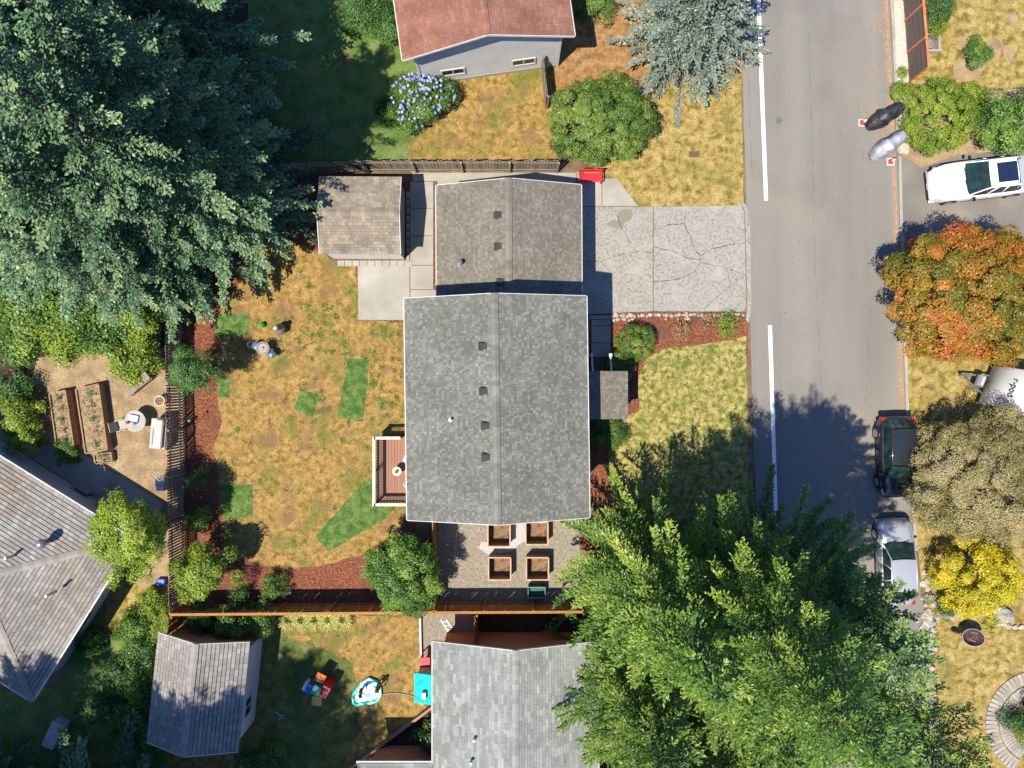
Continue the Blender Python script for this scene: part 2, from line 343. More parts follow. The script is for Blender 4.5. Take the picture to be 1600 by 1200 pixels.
sheet('bare_bed', [(1405, 140), (1600, 140), (1700, 150), (1700, 230), (1500, 245), (1440, 262), (1405, 238)], -.009, m_dirt, amp=3)
for i, (x, y, r) in enumerate([(1583, 30, 12), (1553, 76, 17), (1577, 83, 11), (1505, 68, 9), (1518, 100, 27), (1500, 110, 14)]):
    sheet('bare_patch', [(x + r * math.cos(a * PI / 6) * .8, y + r * math.sin(a * PI / 6)) for a in range(12)], -.006 + i * .0012, m_dirt, amp=3, step=5)
for P in ([(1180, -60), (1186, -60), (1200, 313), (1194, 314)], [(1200, 509), (1206, 508), (1217, 850), (1211, 851)], [(1218, 1040), (1224, 1040), (1238, 1400), (1232, 1400)]):
    sheet('road_marking', P, .001, m_paint)
k = MB()
def strip(mb, pts, w, z0, z1):
    for a, b in zip(pts[:-1], pts[1:]):
        A = g(*a); B = g(*b); mb.bar((A.x, A.y, (z0 + z1) / 2), (B.x, B.y, (z0 + z1) / 2), w, z1 - z0)
for a, b in (((1406, 244), (1409, 372)),): strip(k, [a, b], .14, -.02, .015)
strip(k, [(1409, 372), (1412, 470), (1415, 600), (1423, 760), (1431, 860)], .16, -.03, .09)
strip(k, [(1393, -40), (1399, 130), (1404, 238)], .14, -.03, .03)
o = link('kerb', k.mesh('kerb'), m_conc); o['kind'] = 'structure'

# ---- driveway slabs, walkways: separate slabs with open joints
def slabs(name, polys, m, z=-.002, th=.02):
    rt = link(name, None); rt['kind'] = 'structure'
    for P in polys:
        mb = MB(); mb.prism([tuple(g(*p)[:2]) for p in P], z - .05, z + th)
        part('slab', mb, m, rt)
    return rt
dw = slabs('driveway', [[(901, 323), (1020, 323), (1020, 486), (901, 492)], [(1021.2, 323), (1158, 321), (1163, 330), (1166, 480), (1160, 487), (1021.2, 486)]], m_agg)
slabs('driveway_apron', [[(1159, 312), (1166, 322), (1172, 345), (1174, 480), (1170, 505), (1165, 500), (1167.5, 480), (1164, 330), (1159.5, 320)]], m_agg, z=.0)
slabs('walkway', [[(941, 279), (964, 279), (997, 322), (941, 322)], [(901, 268), (940, 268), (940, 322), (901, 322)], [(645, 270), (900, 270), (900, 309), (684, 309), (684, 283), (645, 283)],
                  [(641, 284), (677, 284), (677, 325), (641, 325)], [(641, 326), (677, 326), (677, 368), (641, 368)], [(641, 369), (677, 369), (677, 414), (641, 414)], [(641, 415), (677, 415), (677, 452), (641, 452)], [(641, 453), (684, 453), (684, 500), (641, 500)]], m_conc)
slabs('patio', [[(559, 416), (640, 416), (640, 500), (560, 500)]], m_conc, th=.03)
slabs('porch_walk', [[(921, 493), (957, 493), (957, 499), (921, 499)], [(924, 500), (954, 500), (954, 508), (924, 508)], [(924, 509), (954, 509), (954, 535), (924, 535)], [(924, 536), (954, 536), (954, 565), (924, 565)]], m_conc)
sheet('bark_strip', [(677.5, 326), (681.5, 326), (681.5, 452), (677.5, 452)], .002, m_mulch)
CR = [[(1020, 395), (1000, 393), (975, 396), (955, 402), (938, 408), (902, 409)], [(938, 408), (945, 416), (955, 425)], [(1021, 359), (1045, 352), (1069, 349), (1072, 330)], [(1069, 349), (1078, 370), (1085, 390), (1093, 400), (1095, 410)], [(1021, 386), (1050, 392), (1075, 404), (1095, 406)],
      [(1095, 410), (1085, 425), (1065, 435), (1045, 438), (1021, 440)], [(1095, 410), (1115, 415), (1140, 421), (1165, 430)], [(1095, 400), (1110, 390), (1140, 382), (1164, 380)], [(1163, 432), (1140, 448), (1115, 468), (1103, 480)], [(960, 327), (968, 348), (975, 362), (985, 380)], [(1136, 422), (1140, 445), (1144, 462)]]
k = MB()
for c in CR:
    q = wob(c, 1.5, 4, 3, closed=False) + [c[-1]]
    for a, b in zip(q[:-1], q[1:]):
        A = g(*a); B = g(*b); w = random.choice((.006, .009, .012, .02))
        if (B - A).length < .01: continue
        d = (B - A).normalized(); n = Vector((-d.y, d.x, 0)) * w
        k.add([(A - n).to_tuple()[:2] + (.0205,), (B - n).to_tuple()[:2] + (.0205,), (B + n).to_tuple()[:2] + (.0205,), (A + n).to_tuple()[:2] + (.0205,)], [(0, 1, 2, 3)])
o = link('driveway_cracks', k.mesh('cracks'), m_crack); o['kind'] = 'structure'
sheet('oil_stain', [(947, 349), (958, 344), (966, 346), (966, 334), (975, 327), (986, 327), (989, 335), (985, 344), (976, 349), (973, 358), (962, 356), (952, 353)], .0195, m_stain, amp=2, step=4)
k = MB(); k.box((0, 0, 0), (.5, .28, .03))
tag(link('meter_lid', k.mesh('meter_lid', bevel=.008), mat('brown_iron', [(.12, .07, .05)], 3, rough=.7), loc=g(1084, 241, .0)), 'brown rectangular meter cover set in the dry verge lawn', 'utility cover')

# ------------------------------------------------------------------ roofs and houses
def shingle_fill(mb, P, e=.14, wmin=.08, wmax=.17, th=.014, rnd=random, gap=.008):
    """P: 3-D polygon, first edge is the eave; lays lapped tabs over it"""
    O = P[0]; U = (P[1] - P[0]).normalized(); Nn = (P[1] - P[0]).cross(P[2] - P[0]).normalized()
    if Nn.z < 0: Nn = -Nn
    V = Nn.cross(U).normalized()
    if V.z < 0: V = -V
    p2 = [((p - O).dot(U), (p - O).dot(V)) for p in P]
    vmax = max(p[1] for p in p2); rows = int(math.ceil(vmax / e))
    for r in range(rows):
        v0 = r * e - (.02 if r == 0 else 0); v1 = min(r * e + e - gap, vmax); vm = r * e + e / 2
        xs = []
        for i in range(len(p2)):
            a = p2[i]; b = p2[(i + 1) % len(p2)]
            if (a[1] > vm) != (b[1] > vm): xs.append(a[0] + (b[0] - a[0]) * (vm - a[1]) / (b[1] - a[1]))
        if len(xs) < 2: continue
        x = min(xs); x1 = max(xs)
        rowt = rnd.uniform(-.06, .06)
        while x < x1 - .02:
            w = min(rnd.uniform(wmin, wmax), x1 - x)
            if rnd.random() < .3: t = .5 + rnd.uniform(.1, .5)
            else: t = .5 + rnd.uniform(-.3, .1)
            t = min(1, max(0, t + rowt)); h = th * rnd.uniform(.7, 1.6)
            q = min(.004, gap * .4); a = O + U * (x + q) + V * v0; b = O + U * (x + w - q) + V * v0; c = O + U * (x + w - q) + V * v1; d = O + U * (x + q) + V * v1
            mb.add([a, b, c + Nn * .002, d + Nn * .002, a + Nn * h, b + Nn * h], [(4, 5, 2, 3), (0, 1, 5, 4), (1, 2, 5), (0, 4, 3)], t)
            x += w
def slab3(mb, P, th):
    Nn = (P[1] - P[0]).cross(P[2] - P[0]).normalized()
    if Nn.z < 0: P = P[::-1]; Nn = -Nn
    n = len(P); mb.add(P + [p - Nn * th for p in P], [tuple(range(n)), tuple(range(n, 2 * n))[::-1]] + [(i, n + i, n + (i + 1) % n, (i + 1) % n) for i in range(n)])
def cap(mb, a, b, w=.16, step=.22, rnd=random):
    d = (b - a); L = d.length; d.normalize(); s = d.cross(Vector((0, 0, 1))).normalized(); n = int(L / step)
    for i in range(n):
        p = a + d * (i * L / n); q = a + d * ((i + 1) * L / n + .03); t = rnd.uniform(.35, .9)
        dz = Vector((0, 0, .045)); lo = Vector((0, 0, -.018))
        mb.add([p - s * w + lo, p + dz * .9, p + s * w + lo, q - s * w + lo, q + dz * .7, q + s * w + lo], [(0, 1, 4, 3), (1, 2, 5, 4)], t)
def gable_house(name, label, cat, c, rz, W_, L_, eave, pitch, m_wall, m_roof, ox=.4, oy=.4, group=None, sid=None, trim=m_white, e=.125, wm=(.08, .17), gutter=True, cap_m=None, th=.014, gap=.008):
    """ridge runs along local y"""
    rt = thing(name, label, cat, (c.x, c.y, 0), R_(rz), group)
    rz_ = eave + pitch * W_ / 2; x = W_ / 2; y = L_ / 2
    rnd = random.Random(hash(name + label) & 0xffff if False else len(label) * 7 + len(name))
    for sgn in (-1, 1):
        P = [Vector((sgn * x, -y, eave)), Vector((sgn * x, y, eave)), Vector((0, y, rz_)), Vector((0, -y, rz_))]
        mb = MB(); slab3(mb, [p + Vector((0, 0, -.012)) for p in P], .12)
        rf = part('roof', mb, m_under, rt)
        mb = MB(); shingle_fill(mb, P, e, wm[0], wm[1], th=th, rnd=rnd, gap=gap)
        part('shingles', mb, m_roof, rf, stuff=True)
        # fascia along eave + rake boards
        for yy in (-y, y):
            mb = MB(); mb.bar((sgn * (x + .005), yy * 1.0 + (.02 if yy > 0 else -.02), eave - .05), (0, yy + (.02 if yy > 0 else -.02), rz_ - .05), .03, .13)
            part('rake_board', mb, trim, rt)
        if gutter:
            mb = MB(); mb.box((sgn * (x + .035), 0, eave - .05), (.06, L_, .09)); gt = part('gutter', mb, trim, rt)
            mb = MB(); mb.box((sgn * (x - .5), -y + .45 if False else y - .5, eave / 2), (.07, .07, eave - .1)); 
    mb = MB(); cap(mb, Vector((0, -y, rz_ + .01)), Vector((0, y, rz_ + .01)), rnd=rnd); part('ridge_cap', mb, cap_m or m_roof, rt)
    wx = x - ox; wy = y - oy; hw = eave - .13 + pitch * ox; hr = rz_ - .16
    mb = MB(); A = [(-wx, hw), (-wx, -.05), (wx, -.05), (wx, hw), (0, hr)]
    f = [Vector((a, -wy, b)) for a, b in A]; bk = [Vector((a, wy, b)) for a, b in A]
    mb.add(f + bk, [(0, 1, 2, 3, 4), (9, 8, 7, 6, 5), (0, 5, 6, 1), (2, 7, 8, 3), (1, 6, 7, 2), (3, 8, 9, 4), (4, 9, 5, 0)])
    wl = part('wall', mb, m_wall, rt)
    rt['dims'] = (wx, wy, hw, hr)
    return rt
def window(rt, cx, cy, z0, z1, w, axis, out):
    """axis 'x': window lies on a wall facing +-x at x=cx ; out = sign"""
    fr = MB(); pa = MB(); t = .05; h = z1 - z0; zc = (z0 + z1) / 2
    def B(mb, u, z, du, dz, d, off=0):
        if axis == 'x': mb.box((cx + out * (d / 2 + off), cy + u, z), (d, du, dz))
        else: mb.box((cx + u, cy + out * (d / 2 + off), z), (du, d, dz))
    for s in (-1, 1): B(fr, s * w / 2, zc, .07, h + .07, t)
    for s in (-1, 1): B(fr, 0, zc + s * h / 2, w - .07, .07, t)
    B(fr, 0, zc, .05, h - .07, t * .8)
    B(pa, 0, zc, w - .07, h - .07, .015, .003)
    f = part('window', fr, m_white, rt); part('pane', pa, m_glass, f)
def vent(rt, x, y, z, pitch, sgn, name='roof_vent'):
    mb = MB(); M = Matrix.Rotation(-sgn * math.atan(pitch), 3, 'Y') if sgn else Matrix.Identity(3)
    n = M @ Vector((0, 0, 1)); p = Vector((x, y, z))
    mb.box(p + n * .02, (.36, .36, .02), M=M); mb.box(p + n * .08, (.24, .24, .12), M=M, taper=.85)
    mb.box(p + n * .15, (.28, .28, .03), M=M)
    return part(name, mb, m_vent, rt)
def roofz(W_, eave, pitch, x): return eave + pitch * (W_ / 2 - abs(x))

# main house
MC = g(779.5, 632.5)
main = gable_house('house', 'large two storey house with grey mottled shingle gable roof in the middle', 'house', MC, .8, 8.17, 9.97, 5.0, .333, m_wall_h, m_roof_m, ox=.45, oy=.35)
for px, py in ((755, 541), (755, 611), (757, 665), (757, 714)):
    q = at(px, py, 6.15) - MC; vent(main, q.x, q.y, roofz(8.17, 5, .333, q.x) + .01, .333, 1 if q.x > 0 else -1)
q = at(704, 655, 5.7) - MC; mb = MB(); mb.lathe((q.x, q.y, roofz(8.17, 5, .333, q.x) - .05), [(.11, 0), (.11, .06), (.06, .08), (.06, .34), (.04, .34)], 10); part('vent_pipe', mb, m_white, main)
for yy, ax in ((-2.6, 1), (2.4, 1)): window(main, 4.085 - .45, yy, 3.2, 4.3, 1.6, 'x', 1)
for yy in (2.2,): window(main, -4.085 + .45, yy, 3.2, 4.3, 1.6, 'x', -1)
mb = MB(); mb.box((-3.635 - .03, -2.0, 1.55), (.05, 1.8, 2.05)); part('sliding_door', mb, m_glass, main)
mb = MB(); mb.box((3.635 + .03, .95, 1.35), (.05, .95, 2.05)); part('front_door', mb, m_rust, main)
# garage
GC = g(795.6, 402)
gar = gable_house('garage', 'single storey garage with brown grey shingle roof joined to the large house beside the driveway', 'garage', GC, .3, 6.98, 6.05, 2.6, .333, m_wall_h, m_roof_g, ox=.3, oy=.3)
for px, py in ((777, 336), (777, 385), (781, 441)):
    q = at(px, py, 3.65) - GC; vent(gar, q.x, q.y, roofz(6.98, 2.6, .333, q.x) + .01, .333, 1 if q.x > 0 else -1)
q = at(719, 412, 3.0) - GC; mb = MB(); mb.lathe((q.x, q.y, roofz(6.98, 2.6, .333, q.x) - .05), [(.16, 0), (.16, .06), (.09, .1), (.09, .42), (.13, .42), (.13, .5), (.03, .56)], 12); part('flue_pipe', mb, m_metal, gar)
mb = MB()
gd = MB()
for i in range(4): gd.box((3.19 + .03, 0, .3 + i * .52), (.045, 4.6, .50))
part('garage_door', gd, m_white, gar, bevel=.006)
# garage to house link roof (the garage runs under the house eave)
# porch
pr = thing('porch', 'small square shingle porch roof on white posts over the front steps', 'porch', g(942, 616))
P0 = [Vector((.85, -1.16, 2.62)), Vector((.85, 1.16, 2.62)), Vector((-1.4, 1.16, 3.0)), Vector((-1.4, -1.16, 3.0))]
mb = MB(); slab3(mb, [p + Vector((0, 0, -.012)) for p in P0], .14); rf = part('roof', mb, m_roof_g, pr)
mb = MB(); shingle_fill(mb, P0); part('shingles', mb, m_roof_g, rf, stuff=True)
for x, y in ((.7, 1.0), (.7, -1.0)): mb = MB(); mb.box((x, y, 1.25), (.12, .12, 2.5)); part('post', mb, m_white, pr)
mb = MB(); mb.box((-.3, 0, .25), (2.1, 2.2, .5)); part('porch_floor', mb, m_fence_d, pr)
for i in range(3): mb = MB(); mb.box((-.14, 1.25 + i * .28, .36 - i * .12 - .09), (.98, .27, .34 - i * .1)); part('step', mb, m_fence_d, pr)
for x in (-.68, .26):
    hr_ = MB(); hr_.bar((x, 1.15, 1.35), (x, 1.95, .95), .08, .05)
    for j in range(5): hr_.box((x, 1.2 + j * .17, .65 + (4 - j) * .05), (.03, .03, .9))
    hr_.box((x, 2.0, .5), (.11, .11, 1.0)); hr_.box((x, 2.0, 1.02), (.16, .16, .05)); part('handrail', hr_, m_white, pr)

# shed in the back yard (ridge runs left-right)
SC_ = g(577, 352)
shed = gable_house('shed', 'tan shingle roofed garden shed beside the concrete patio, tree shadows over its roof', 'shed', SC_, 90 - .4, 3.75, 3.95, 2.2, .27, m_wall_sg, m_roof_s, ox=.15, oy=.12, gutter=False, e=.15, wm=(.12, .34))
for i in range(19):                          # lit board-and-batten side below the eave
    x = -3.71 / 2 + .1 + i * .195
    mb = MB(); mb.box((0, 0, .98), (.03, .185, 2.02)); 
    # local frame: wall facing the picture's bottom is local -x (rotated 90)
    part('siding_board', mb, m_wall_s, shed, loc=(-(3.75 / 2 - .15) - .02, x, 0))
# top neighbour with red roof
ang = 8.1; u = Vector((-math.sin(R_(ang)), math.cos(R_(ang)), 0))
TC = g(767.5, 132) + u * 4.6
top = gable_house('red_roof_house', 'grey clapboard house with faded red shingle roof at the top edge', 'house', TC, ang, 8.05, 9.2, 4.0, .323, m_grey_side, m_roof_r, ox=.5, oy=.5, e=.14, wm=(.18, .32), th=.01)
wx, wy, hw, hr = top['dims']
n = 0
z = .22
while z < hr - .1:                            # clapboards on the visible gable
    half = wx if z < hw else wx * (hr - z) / (hr - hw)
    mb = MB(); t = .168
    mb.add([(-half, -wy - .045, z), (half, -wy - .045, z), (half, -wy - .012, z + t), (-half, -wy - .012, z + t), (-half, -wy, z), (half, -wy, z), (half, -wy, z + t), (-half, -wy, z + t)], [(0, 1, 2, 3), (4, 5, 1, 0), (3, 2, 6, 7), (1, 5, 6, 2), (4, 0, 3, 7)])
    part('siding_board', mb, m_grey_side, top); z += .155
mb = MB(); mb.box((0, -wy - .03, .08), (2 * wx + .06, .06, .26)); part('foundation', mb, m_conc, top)
for sx in (-1, 1): mb = MB(); mb.box((sx * wx, -wy - .035, hw / 2), (.12, .07, hw)); part('corner_trim', mb, m_white, top)
for cx in (-1.85, 1.75):
    window(top, cx, -wy - .045, .8, 1.4, 1.15, 'y', -1)
# bottom neighbour
BN = g(805, 1135)
bot = gable_house('grey_roof_house', 'terracotta walled house with pale grey shingle roof at the bottom edge under the big trees', 'house', BN, 0, 8.0, 10.7, 2.6, .30, m_wall_t, m_roof_b, ox=.45, oy=.45, e=.15, wm=(.15, .6))
for px, py, hh in ((741, 1153, .25), (736, 1188, .3)):
    q = at(px, py, 3.2) - BN; mb = MB(); mb.lathe((q.x, q.y, roofz(8, 2.6, .3, q.x) - .03), [(.12, 0), (.07, .08), (.07, hh + .1)], 8); part('vent_pipe', mb, m_white, bot)
mb = MB(); P1 = [Vector((-7.65, 4.9 - 5.35 - .1, 2.6)), Vector((-4.02, 4.9 - 5.35 - .1, 2.6)), Vector((-4.02, -5, 3.9)), Vector((-7.65, -5, 3.9))]
slab3(mb, P1, .12); wr = part('wing_roof', mb, m_roof_b, bot); mb = MB(); shingle_fill(mb, P1, .15, .15, .6); part('shingles', mb, m_roof_b, wr, stuff=True)
mb = MB(); mb.box((-5.6, -2.95, 1.25), (3.1, 3.9, 2.5)); part('wing_wall', mb, m_wall_t, bot)
mb = MB(); mb.box((-5.84, -.5, 2.52), (3.75, .1, .1)); part('gutter', mb, m_white, bot)
# bottom-left outbuilding
shed2 = gable_house('outbuilding', 'grey shingled outbuilding with half its roof in tree shade at lower left', 'shed', g(341, 1051), -6, 4.45, 5.35, 2.35, .42, m_wall_t, m_roof_l, ox=.12, oy=.42, gutter=False, e=.19, wm=(.24, .3), gap=.03)
wx, wy, hw, hr = shed2['dims']
for i in range(12): mb = MB(); mb.box((0, 0, .19 * .5), (.03, 2 * wy, .17)); part('siding_board', mb, m_wall_l, shed2, loc=(wx + .017, 0, .19 * i + .02))
window(shed2, wx + .034, -.9, .9, 1.8, 1.0, 'x', 1)
# hip-roofed house lower left
A_ = g(249, 826); d1 = Vector((-.85, .527, 0)).normalized(); d2 = Vector((-.53, -.848, 0)).normalized()
hipb = thing('hip_roof_house', 'weathered brown grey hip roofed house at the left edge with tree shade on its roof', 'house', (A_ + d1 * 7 + d2 * 4.6))
ev = 2.6; Wd = 9.2; Ln = 16.0; pz = .33; rh = ev + pz * Wd / 2
Pp = lambda a, b, z: A_ + d1 * a + d2 * b + Vector((0, 0, z))
planes = [[Pp(0, 0, ev), Pp(Ln, 0, ev), Pp(Ln - Wd / 2, Wd / 2, rh), Pp(Wd / 2, Wd / 2, rh)], [Pp(0, Wd, ev), Pp(0, 0, ev), Pp(Wd / 2, Wd / 2, rh)],
          [Pp(Ln, Wd, ev), Pp(0, Wd, ev), Pp(Wd / 2, Wd / 2, rh), Pp(Ln - Wd / 2, Wd / 2, rh)], [Pp(Ln, 0, ev), Pp(Ln, Wd, ev), Pp(Ln - Wd / 2, Wd / 2, rh)]]
for P in planes:
    mb = MB(); slab3(mb, [p - Vector((0, 0, .012)) for p in P], .12); rf = part('roof', mb, m_under, hipb, world=True)
    mb = MB(); shingle_fill(mb, P, .19, .27, .31, th=.02, gap=.03)
    o = part('shingles', mb, m_roof_l, rf, stuff=True)
mb = MB()
for a, b in ((Pp(0, 0, ev), Pp(Wd / 2, Wd / 2, rh)), (Pp(0, Wd, ev), Pp(Wd / 2, Wd / 2, rh)), (Pp(Wd / 2, Wd / 2, rh), Pp(Ln - Wd / 2, Wd / 2, rh))): cap(mb, a + Vector((0, 0, .02)), b + Vector((0, 0, .02)), .17, .26)
part('hip_cap', mb, m_roof_l, hipb, world=True)
mb = MB(); i_ = .45; mb.prism([tuple(Pp(a, b, 0)[:2]) for a, b in ((i_, i_), (Ln - i_, i_), (Ln - i_, Wd - i_), (i_, Wd - i_))], -.05, ev - .0); part('wall', mb, m_wall_l, hipb, world=True)
mb = MB()
for a, b in (((0, 0), (Ln, 0)), ((0, 0), (0, Wd)), ((0, Wd), (Ln, Wd))): 
    q = Pp(a[0], a[1], ev - .05); r = Pp(b[0], b[1], ev - .05); off = (-d2 if a[1] == b[1] == 0 else (d2 if a[1] == Wd else -d1)) * .05
    mb.bar(q + off, r + off, .09, .1)
    for j in range(12):
        p_ = q + (r - q) * (j + .5) / 12 + off; mb.box(p_ + Vector((0, 0, .055)), (.05, .12, .02), rz=math.atan2(d2.y, d2.x) + (PI / 2 if a[1] != b[1] else 0))
part('gutter', mb, m_white, hipb, world=True)
fr = MB(); pa = MB(); wc = Pp(i_ - .03, 5.9, 1.35); al = math.atan2(d2.y, d2.x)
fr.box(wc, (2.0, .06, 1.15), rz=al); pa.box(wc - d1 * .035 + d2 * .47, (.82, .02, .95), rz=al); pa.box(wc - d1 * .035 - d2 * .47, (.82, .02, .95), rz=al)
f = part('window', fr, m_white, hipb, world=True); part('pane', pa, m_glass, f)
q = at(60, 851, 4.0); mb = MB(); qz = 3.75; mb.lathe((q.x, q.y, qz - .3), [(.16, 0), (.15, .35), (.23, .36), (.21, .5), (.06, .58)], 14); part('turbine_vent', mb, m_metal, hipb, world=True, smooth=True)
for px, py in ((16, 870), (79, 928)): q = at(px, py, 3.9); mb = MB(); mb.lathe((q.x, q.y, 3.5), [(.08, 0), (.06, .3), (.06, .75)], 8); part('vent_pipe', mb, m_metal, hipb, world=True)
sheet('house_walk', [(tuple(((800 + 30 * p.x), (600 - 30 * p.y)))) for p in (Pp(.5, -1.2, 0), Pp(14, -1.2, 0), Pp(14, .4, 0), Pp(.5, .4, 0))], -.006, m_conc)

# ------------------------------------------------------------------ fences: every board is its own object
def fence(name, label, a, b, h, m, bw=.14, gap=.008, side=1, post_m=None, step=2.4, group=None, rails=(.35, 1.45), cap_=False, jit=.02):
    A = g(*a); B = g(*b); d = B - A; L = d.length; al = math.atan2(d.y, d.x)
    rt = thing(name, label, 'fence', A, al, group)
    pm = MB(); pm.box((0, 0, h / 2), (.09, .09, h)); pme = pm.mesh('post')
    n = max(1, round(L / step))
    for i in range(n + 1): part('post', pme, post_m or m, rt, loc=(i * L / n, side * .09, 0))
    for z in rails: mb = MB(); mb.box((L / 2, side * .045, z), (L, .04, .085)); part('rail', mb, post_m or m, rt)
    if cap_: mb = MB(); mb.box((L / 2, side * .03, h + .02), (L, .13, .035)); part('cap_rail', mb, post_m or m, rt)
    bm_ = MB(); bm_.box((0, 0, h / 2), (bw, .022, h)); bme = bm_.mesh('board'); k = int(L / (bw + gap))
    for i in range(k):
        o = part('board', bme, m, rt, loc=((i + .5) * L / k, random.uniform(-.006, .006), random.uniform(-jit, jit)))
        o.rotation_euler = (random.uniform(-.02, .02), random.uniform(-.008, .008), 0)
    return rt
fence('board_fence', 'long grey weathered board fence between the shed and the upper lawn', (432, 274), (575, 268), 1.75, m_fence_w, gap=.012, side=-1)
fence('board_fence', 'grey weathered board fence ending at the big round laurel', (577, 267), (870, 267), 1.65, m_fence_w, gap=.02, side=-1)
fence('slat_fence', 'dark open slat fence along the left side of the back yard, below the round tree', (284, 600), (290, 948), 1.75, m_fence_w, bw=.10, gap=.045, side=1, group=None)
fence('slat_fence', 'dark slat fence under the conifers above the round tree', (283, 285), (284, 598), 1.75, m_fence_w, bw=.10, gap=.045, side=1)
fence('wood_fence', 'orange brown board fence along the bottom of the back yard', (291, 944), (683, 941), 1.75, m_fence_o, side=1, cap_=True)
fence('wood_fence', 'orange brown board fence below the gravel yard with the planter boxes', (685, 941), (905, 940), 1.75, m_fence_o, side=1, cap_=True)
fence('wood_fence', 'short orange fence between mulch bed and gravel yard', (682, 800), (685, 938), 1.3, m_fence_o, side=-1, cap_=True)
fence('wood_fence', 'short orange fence beside the lower left outbuilding', (289, 948), (285, 975), 1.75, m_fence_o, side=-1)
fence('wood_fence', 'brown fence with a gate between courtyard and terracotta wall', (745, 945), (745, 986), 1.8, m_fence_o, side=1)
fence('wood_fence', 'grey brown fence running down from the red roofed house', (846, 110), (852, 170), 1.6, m_fence_w, side=1)
# road-side fence of horizontal planks
rf_ = thing('plank_fence', 'dark brown horizontal plank fence with rust red posts beside the gravel strip', 'fence', g(1409, -30))
A = g(1409, -30); B = g(1422, 128); d = B - A; al = math.atan2(d.y, d.x); rf_.rotation_euler = (0, 0, al); L = d.length
bmq = MB(); bmq.box((L / 2, 0, 0), (L, .03, .135)); bme = bmq.mesh('board')
for i in range(11): part('board', bme, m_fence_d, rf_, loc=(0, random.uniform(-.004, .004), .09 + i * .145))
pmm = MB(); pmm.box((0, -.05, .82), (.08, .06, 1.66)); pme = pmm.mesh('post')
for x in (0, L * .385 * .5, L * .4, L * .71, L): part('post', pme, m_rust, rf_, loc=(x, 0, 0))
mb = MB(); mb.box((L / 2, .0, 1.68), (L, .12, .035)); part('cap_rail', mb, m_rust, rf_)
# low rail wall around the neighbour's bed
wl = thing('retaining_edge', 'low timber edge running diagonally to the bottom grey roofed house', 'edging', g(662, 1115))
mb = MB(); mb.bar(g(550, 1196, .15) - wl.location, g(684, 1096, .15) - wl.location, .12, .3); part('timber', mb, m_cedar_b, wl)
mb = MB(); mb.bar(g(660, 1098, .1) - wl.location, g(657, 964, .1) - wl.location, .09, .2); part('timber', mb, m_white, wl)
sheet('neighbour_bed', [(552, 1200), (684, 1100), (690, 1170), (600, 1210)], -.006, m_dkmulch)

# ------------------------------------------------------------------ deck
DK = thing('deck', 'small back deck of reddish boards with white topped railing', 'deck', g(632, 731))
ox_, oy_ = DK.location.x, DK.location.y
dx0 = g(593, 0).x - ox_; dx1 = g(671, 0).x - ox_; dy1 = g(0, 681).y - oy_; dy0 = g(0, 781).y - oy_; dz = .5
bw = .142; bmm = MB(); bmm.box((0, 0, 0), (bw - .01, dy1 - dy0, .035)); bme = bmm.mesh('deck_board'); n = int((dx1 - dx0) / bw)
for i in range(n): part('deck_board', bme, m_deck, DK, loc=(dx0 + (i + .5) * (dx1 - dx0) / n, (dy0 + dy1) / 2, dz))
mb = MB()
for y in (dy0 + .1, 0, dy1 - .1): mb.box(((dx0 + dx1) / 2, y, dz - .1), (dx1 - dx0, .05, .15))
for x in (dx0 + .1, dx1 - .5):
    for y in (dy0 + .1, dy1 - .1): mb.box((x, y, .2), (.1, .1, .42))
part('deck_frame', mb, m_fence_o, DK)
bal = MB(); bal.box((0, 0, .5), (.035, .035, .93)); balm = bal.mesh('baluster')
def rail(x0, y0, x1, y1):
    L = math.hypot(x1 - x0, y1 - y0); n = int(L / .15); al = math.atan2(y1 - y0, x1 - x0)
    mb = MB(); mb.box((0, 0, dz + 1.0), (L + .15, .15, .045)); part('top_rail', mb, mat_railw, DK, loc=((x0 + x1) / 2, (y0 + y1) / 2, 0), rz=al)
    mb = MB(); mb.box((0, 0, dz + .12), (L, .05, .05)); part('bottom_rail', mb, m_dkbrown, DK, loc=((x0 + x1) / 2, (y0 + y1) / 2, 0), rz=al)
    for i in range(n + 1):
        part('baluster', balm, m_dkbrown, DK, loc=(x0 + (x1 - x0) * i / n, y0 + (y1 - y0) * i / n, dz))
mat_railw = mat('cream_rail', [(.50, .45, .38), (.58, .53, .46)], 3, coord='obj')
rail(dx0, dy0, dx0, dy1); rail(dx0 + .08, dy1, dx0 + 1.25, dy1); rail(dx0 + .08, dy0, dx1, dy0)
for x, y in ((dx0, dy0), (dx0, dy1), (dx0, (dy0 + dy1) / 2), (dx0 + 1.25, dy1)): mb = MB(); mb.box((x, y, dz + .45), (.09, .09, 1.0)); part('post', mb, m_dkbrown, DK)
st = thing('deck_stairs', 'dark stair with railing along the house wall above the deck', 'stairs', g(640, 640))
for i in range(3): mb = MB(); mb.box((.45, -1.1 + .3 * i, .36 - i * .14), (.9, .28, .05)); part('tread', mb, m_deck, st)
mb = MB(); mb.bar((0, -1.25, 1.35), (0, 1.3, .95), .06, .06)
for i in range(20): mb.box((0, -1.2 + i * .13, .6), (.03, .03, 1.1 - i * .015))
part('railing', mb, m_dkbrown, st)
def round_table(name, label, loc, r, h, m, slats=0):
    t = thing(name, label, 'table', loc)
    mb = MB(); mb.lathe((0, 0, h - .03), [(r, 0), (r, .03)], 24); part('tabletop', mb, m, t)
    mb = MB(); mb.tube([(0, 0, 0), (0, 0, h - .03)], .03, 8); mb.lathe((0, 0, 0), [(r * .5, 0), (r * .45, .02)], 12); part('pedestal', mb, m, t)
    return t
m_cream = mat('cream_top', [(.62, .53, .40)], 3, rough=.6)
dzt = g(0, 0).z + dz + .02
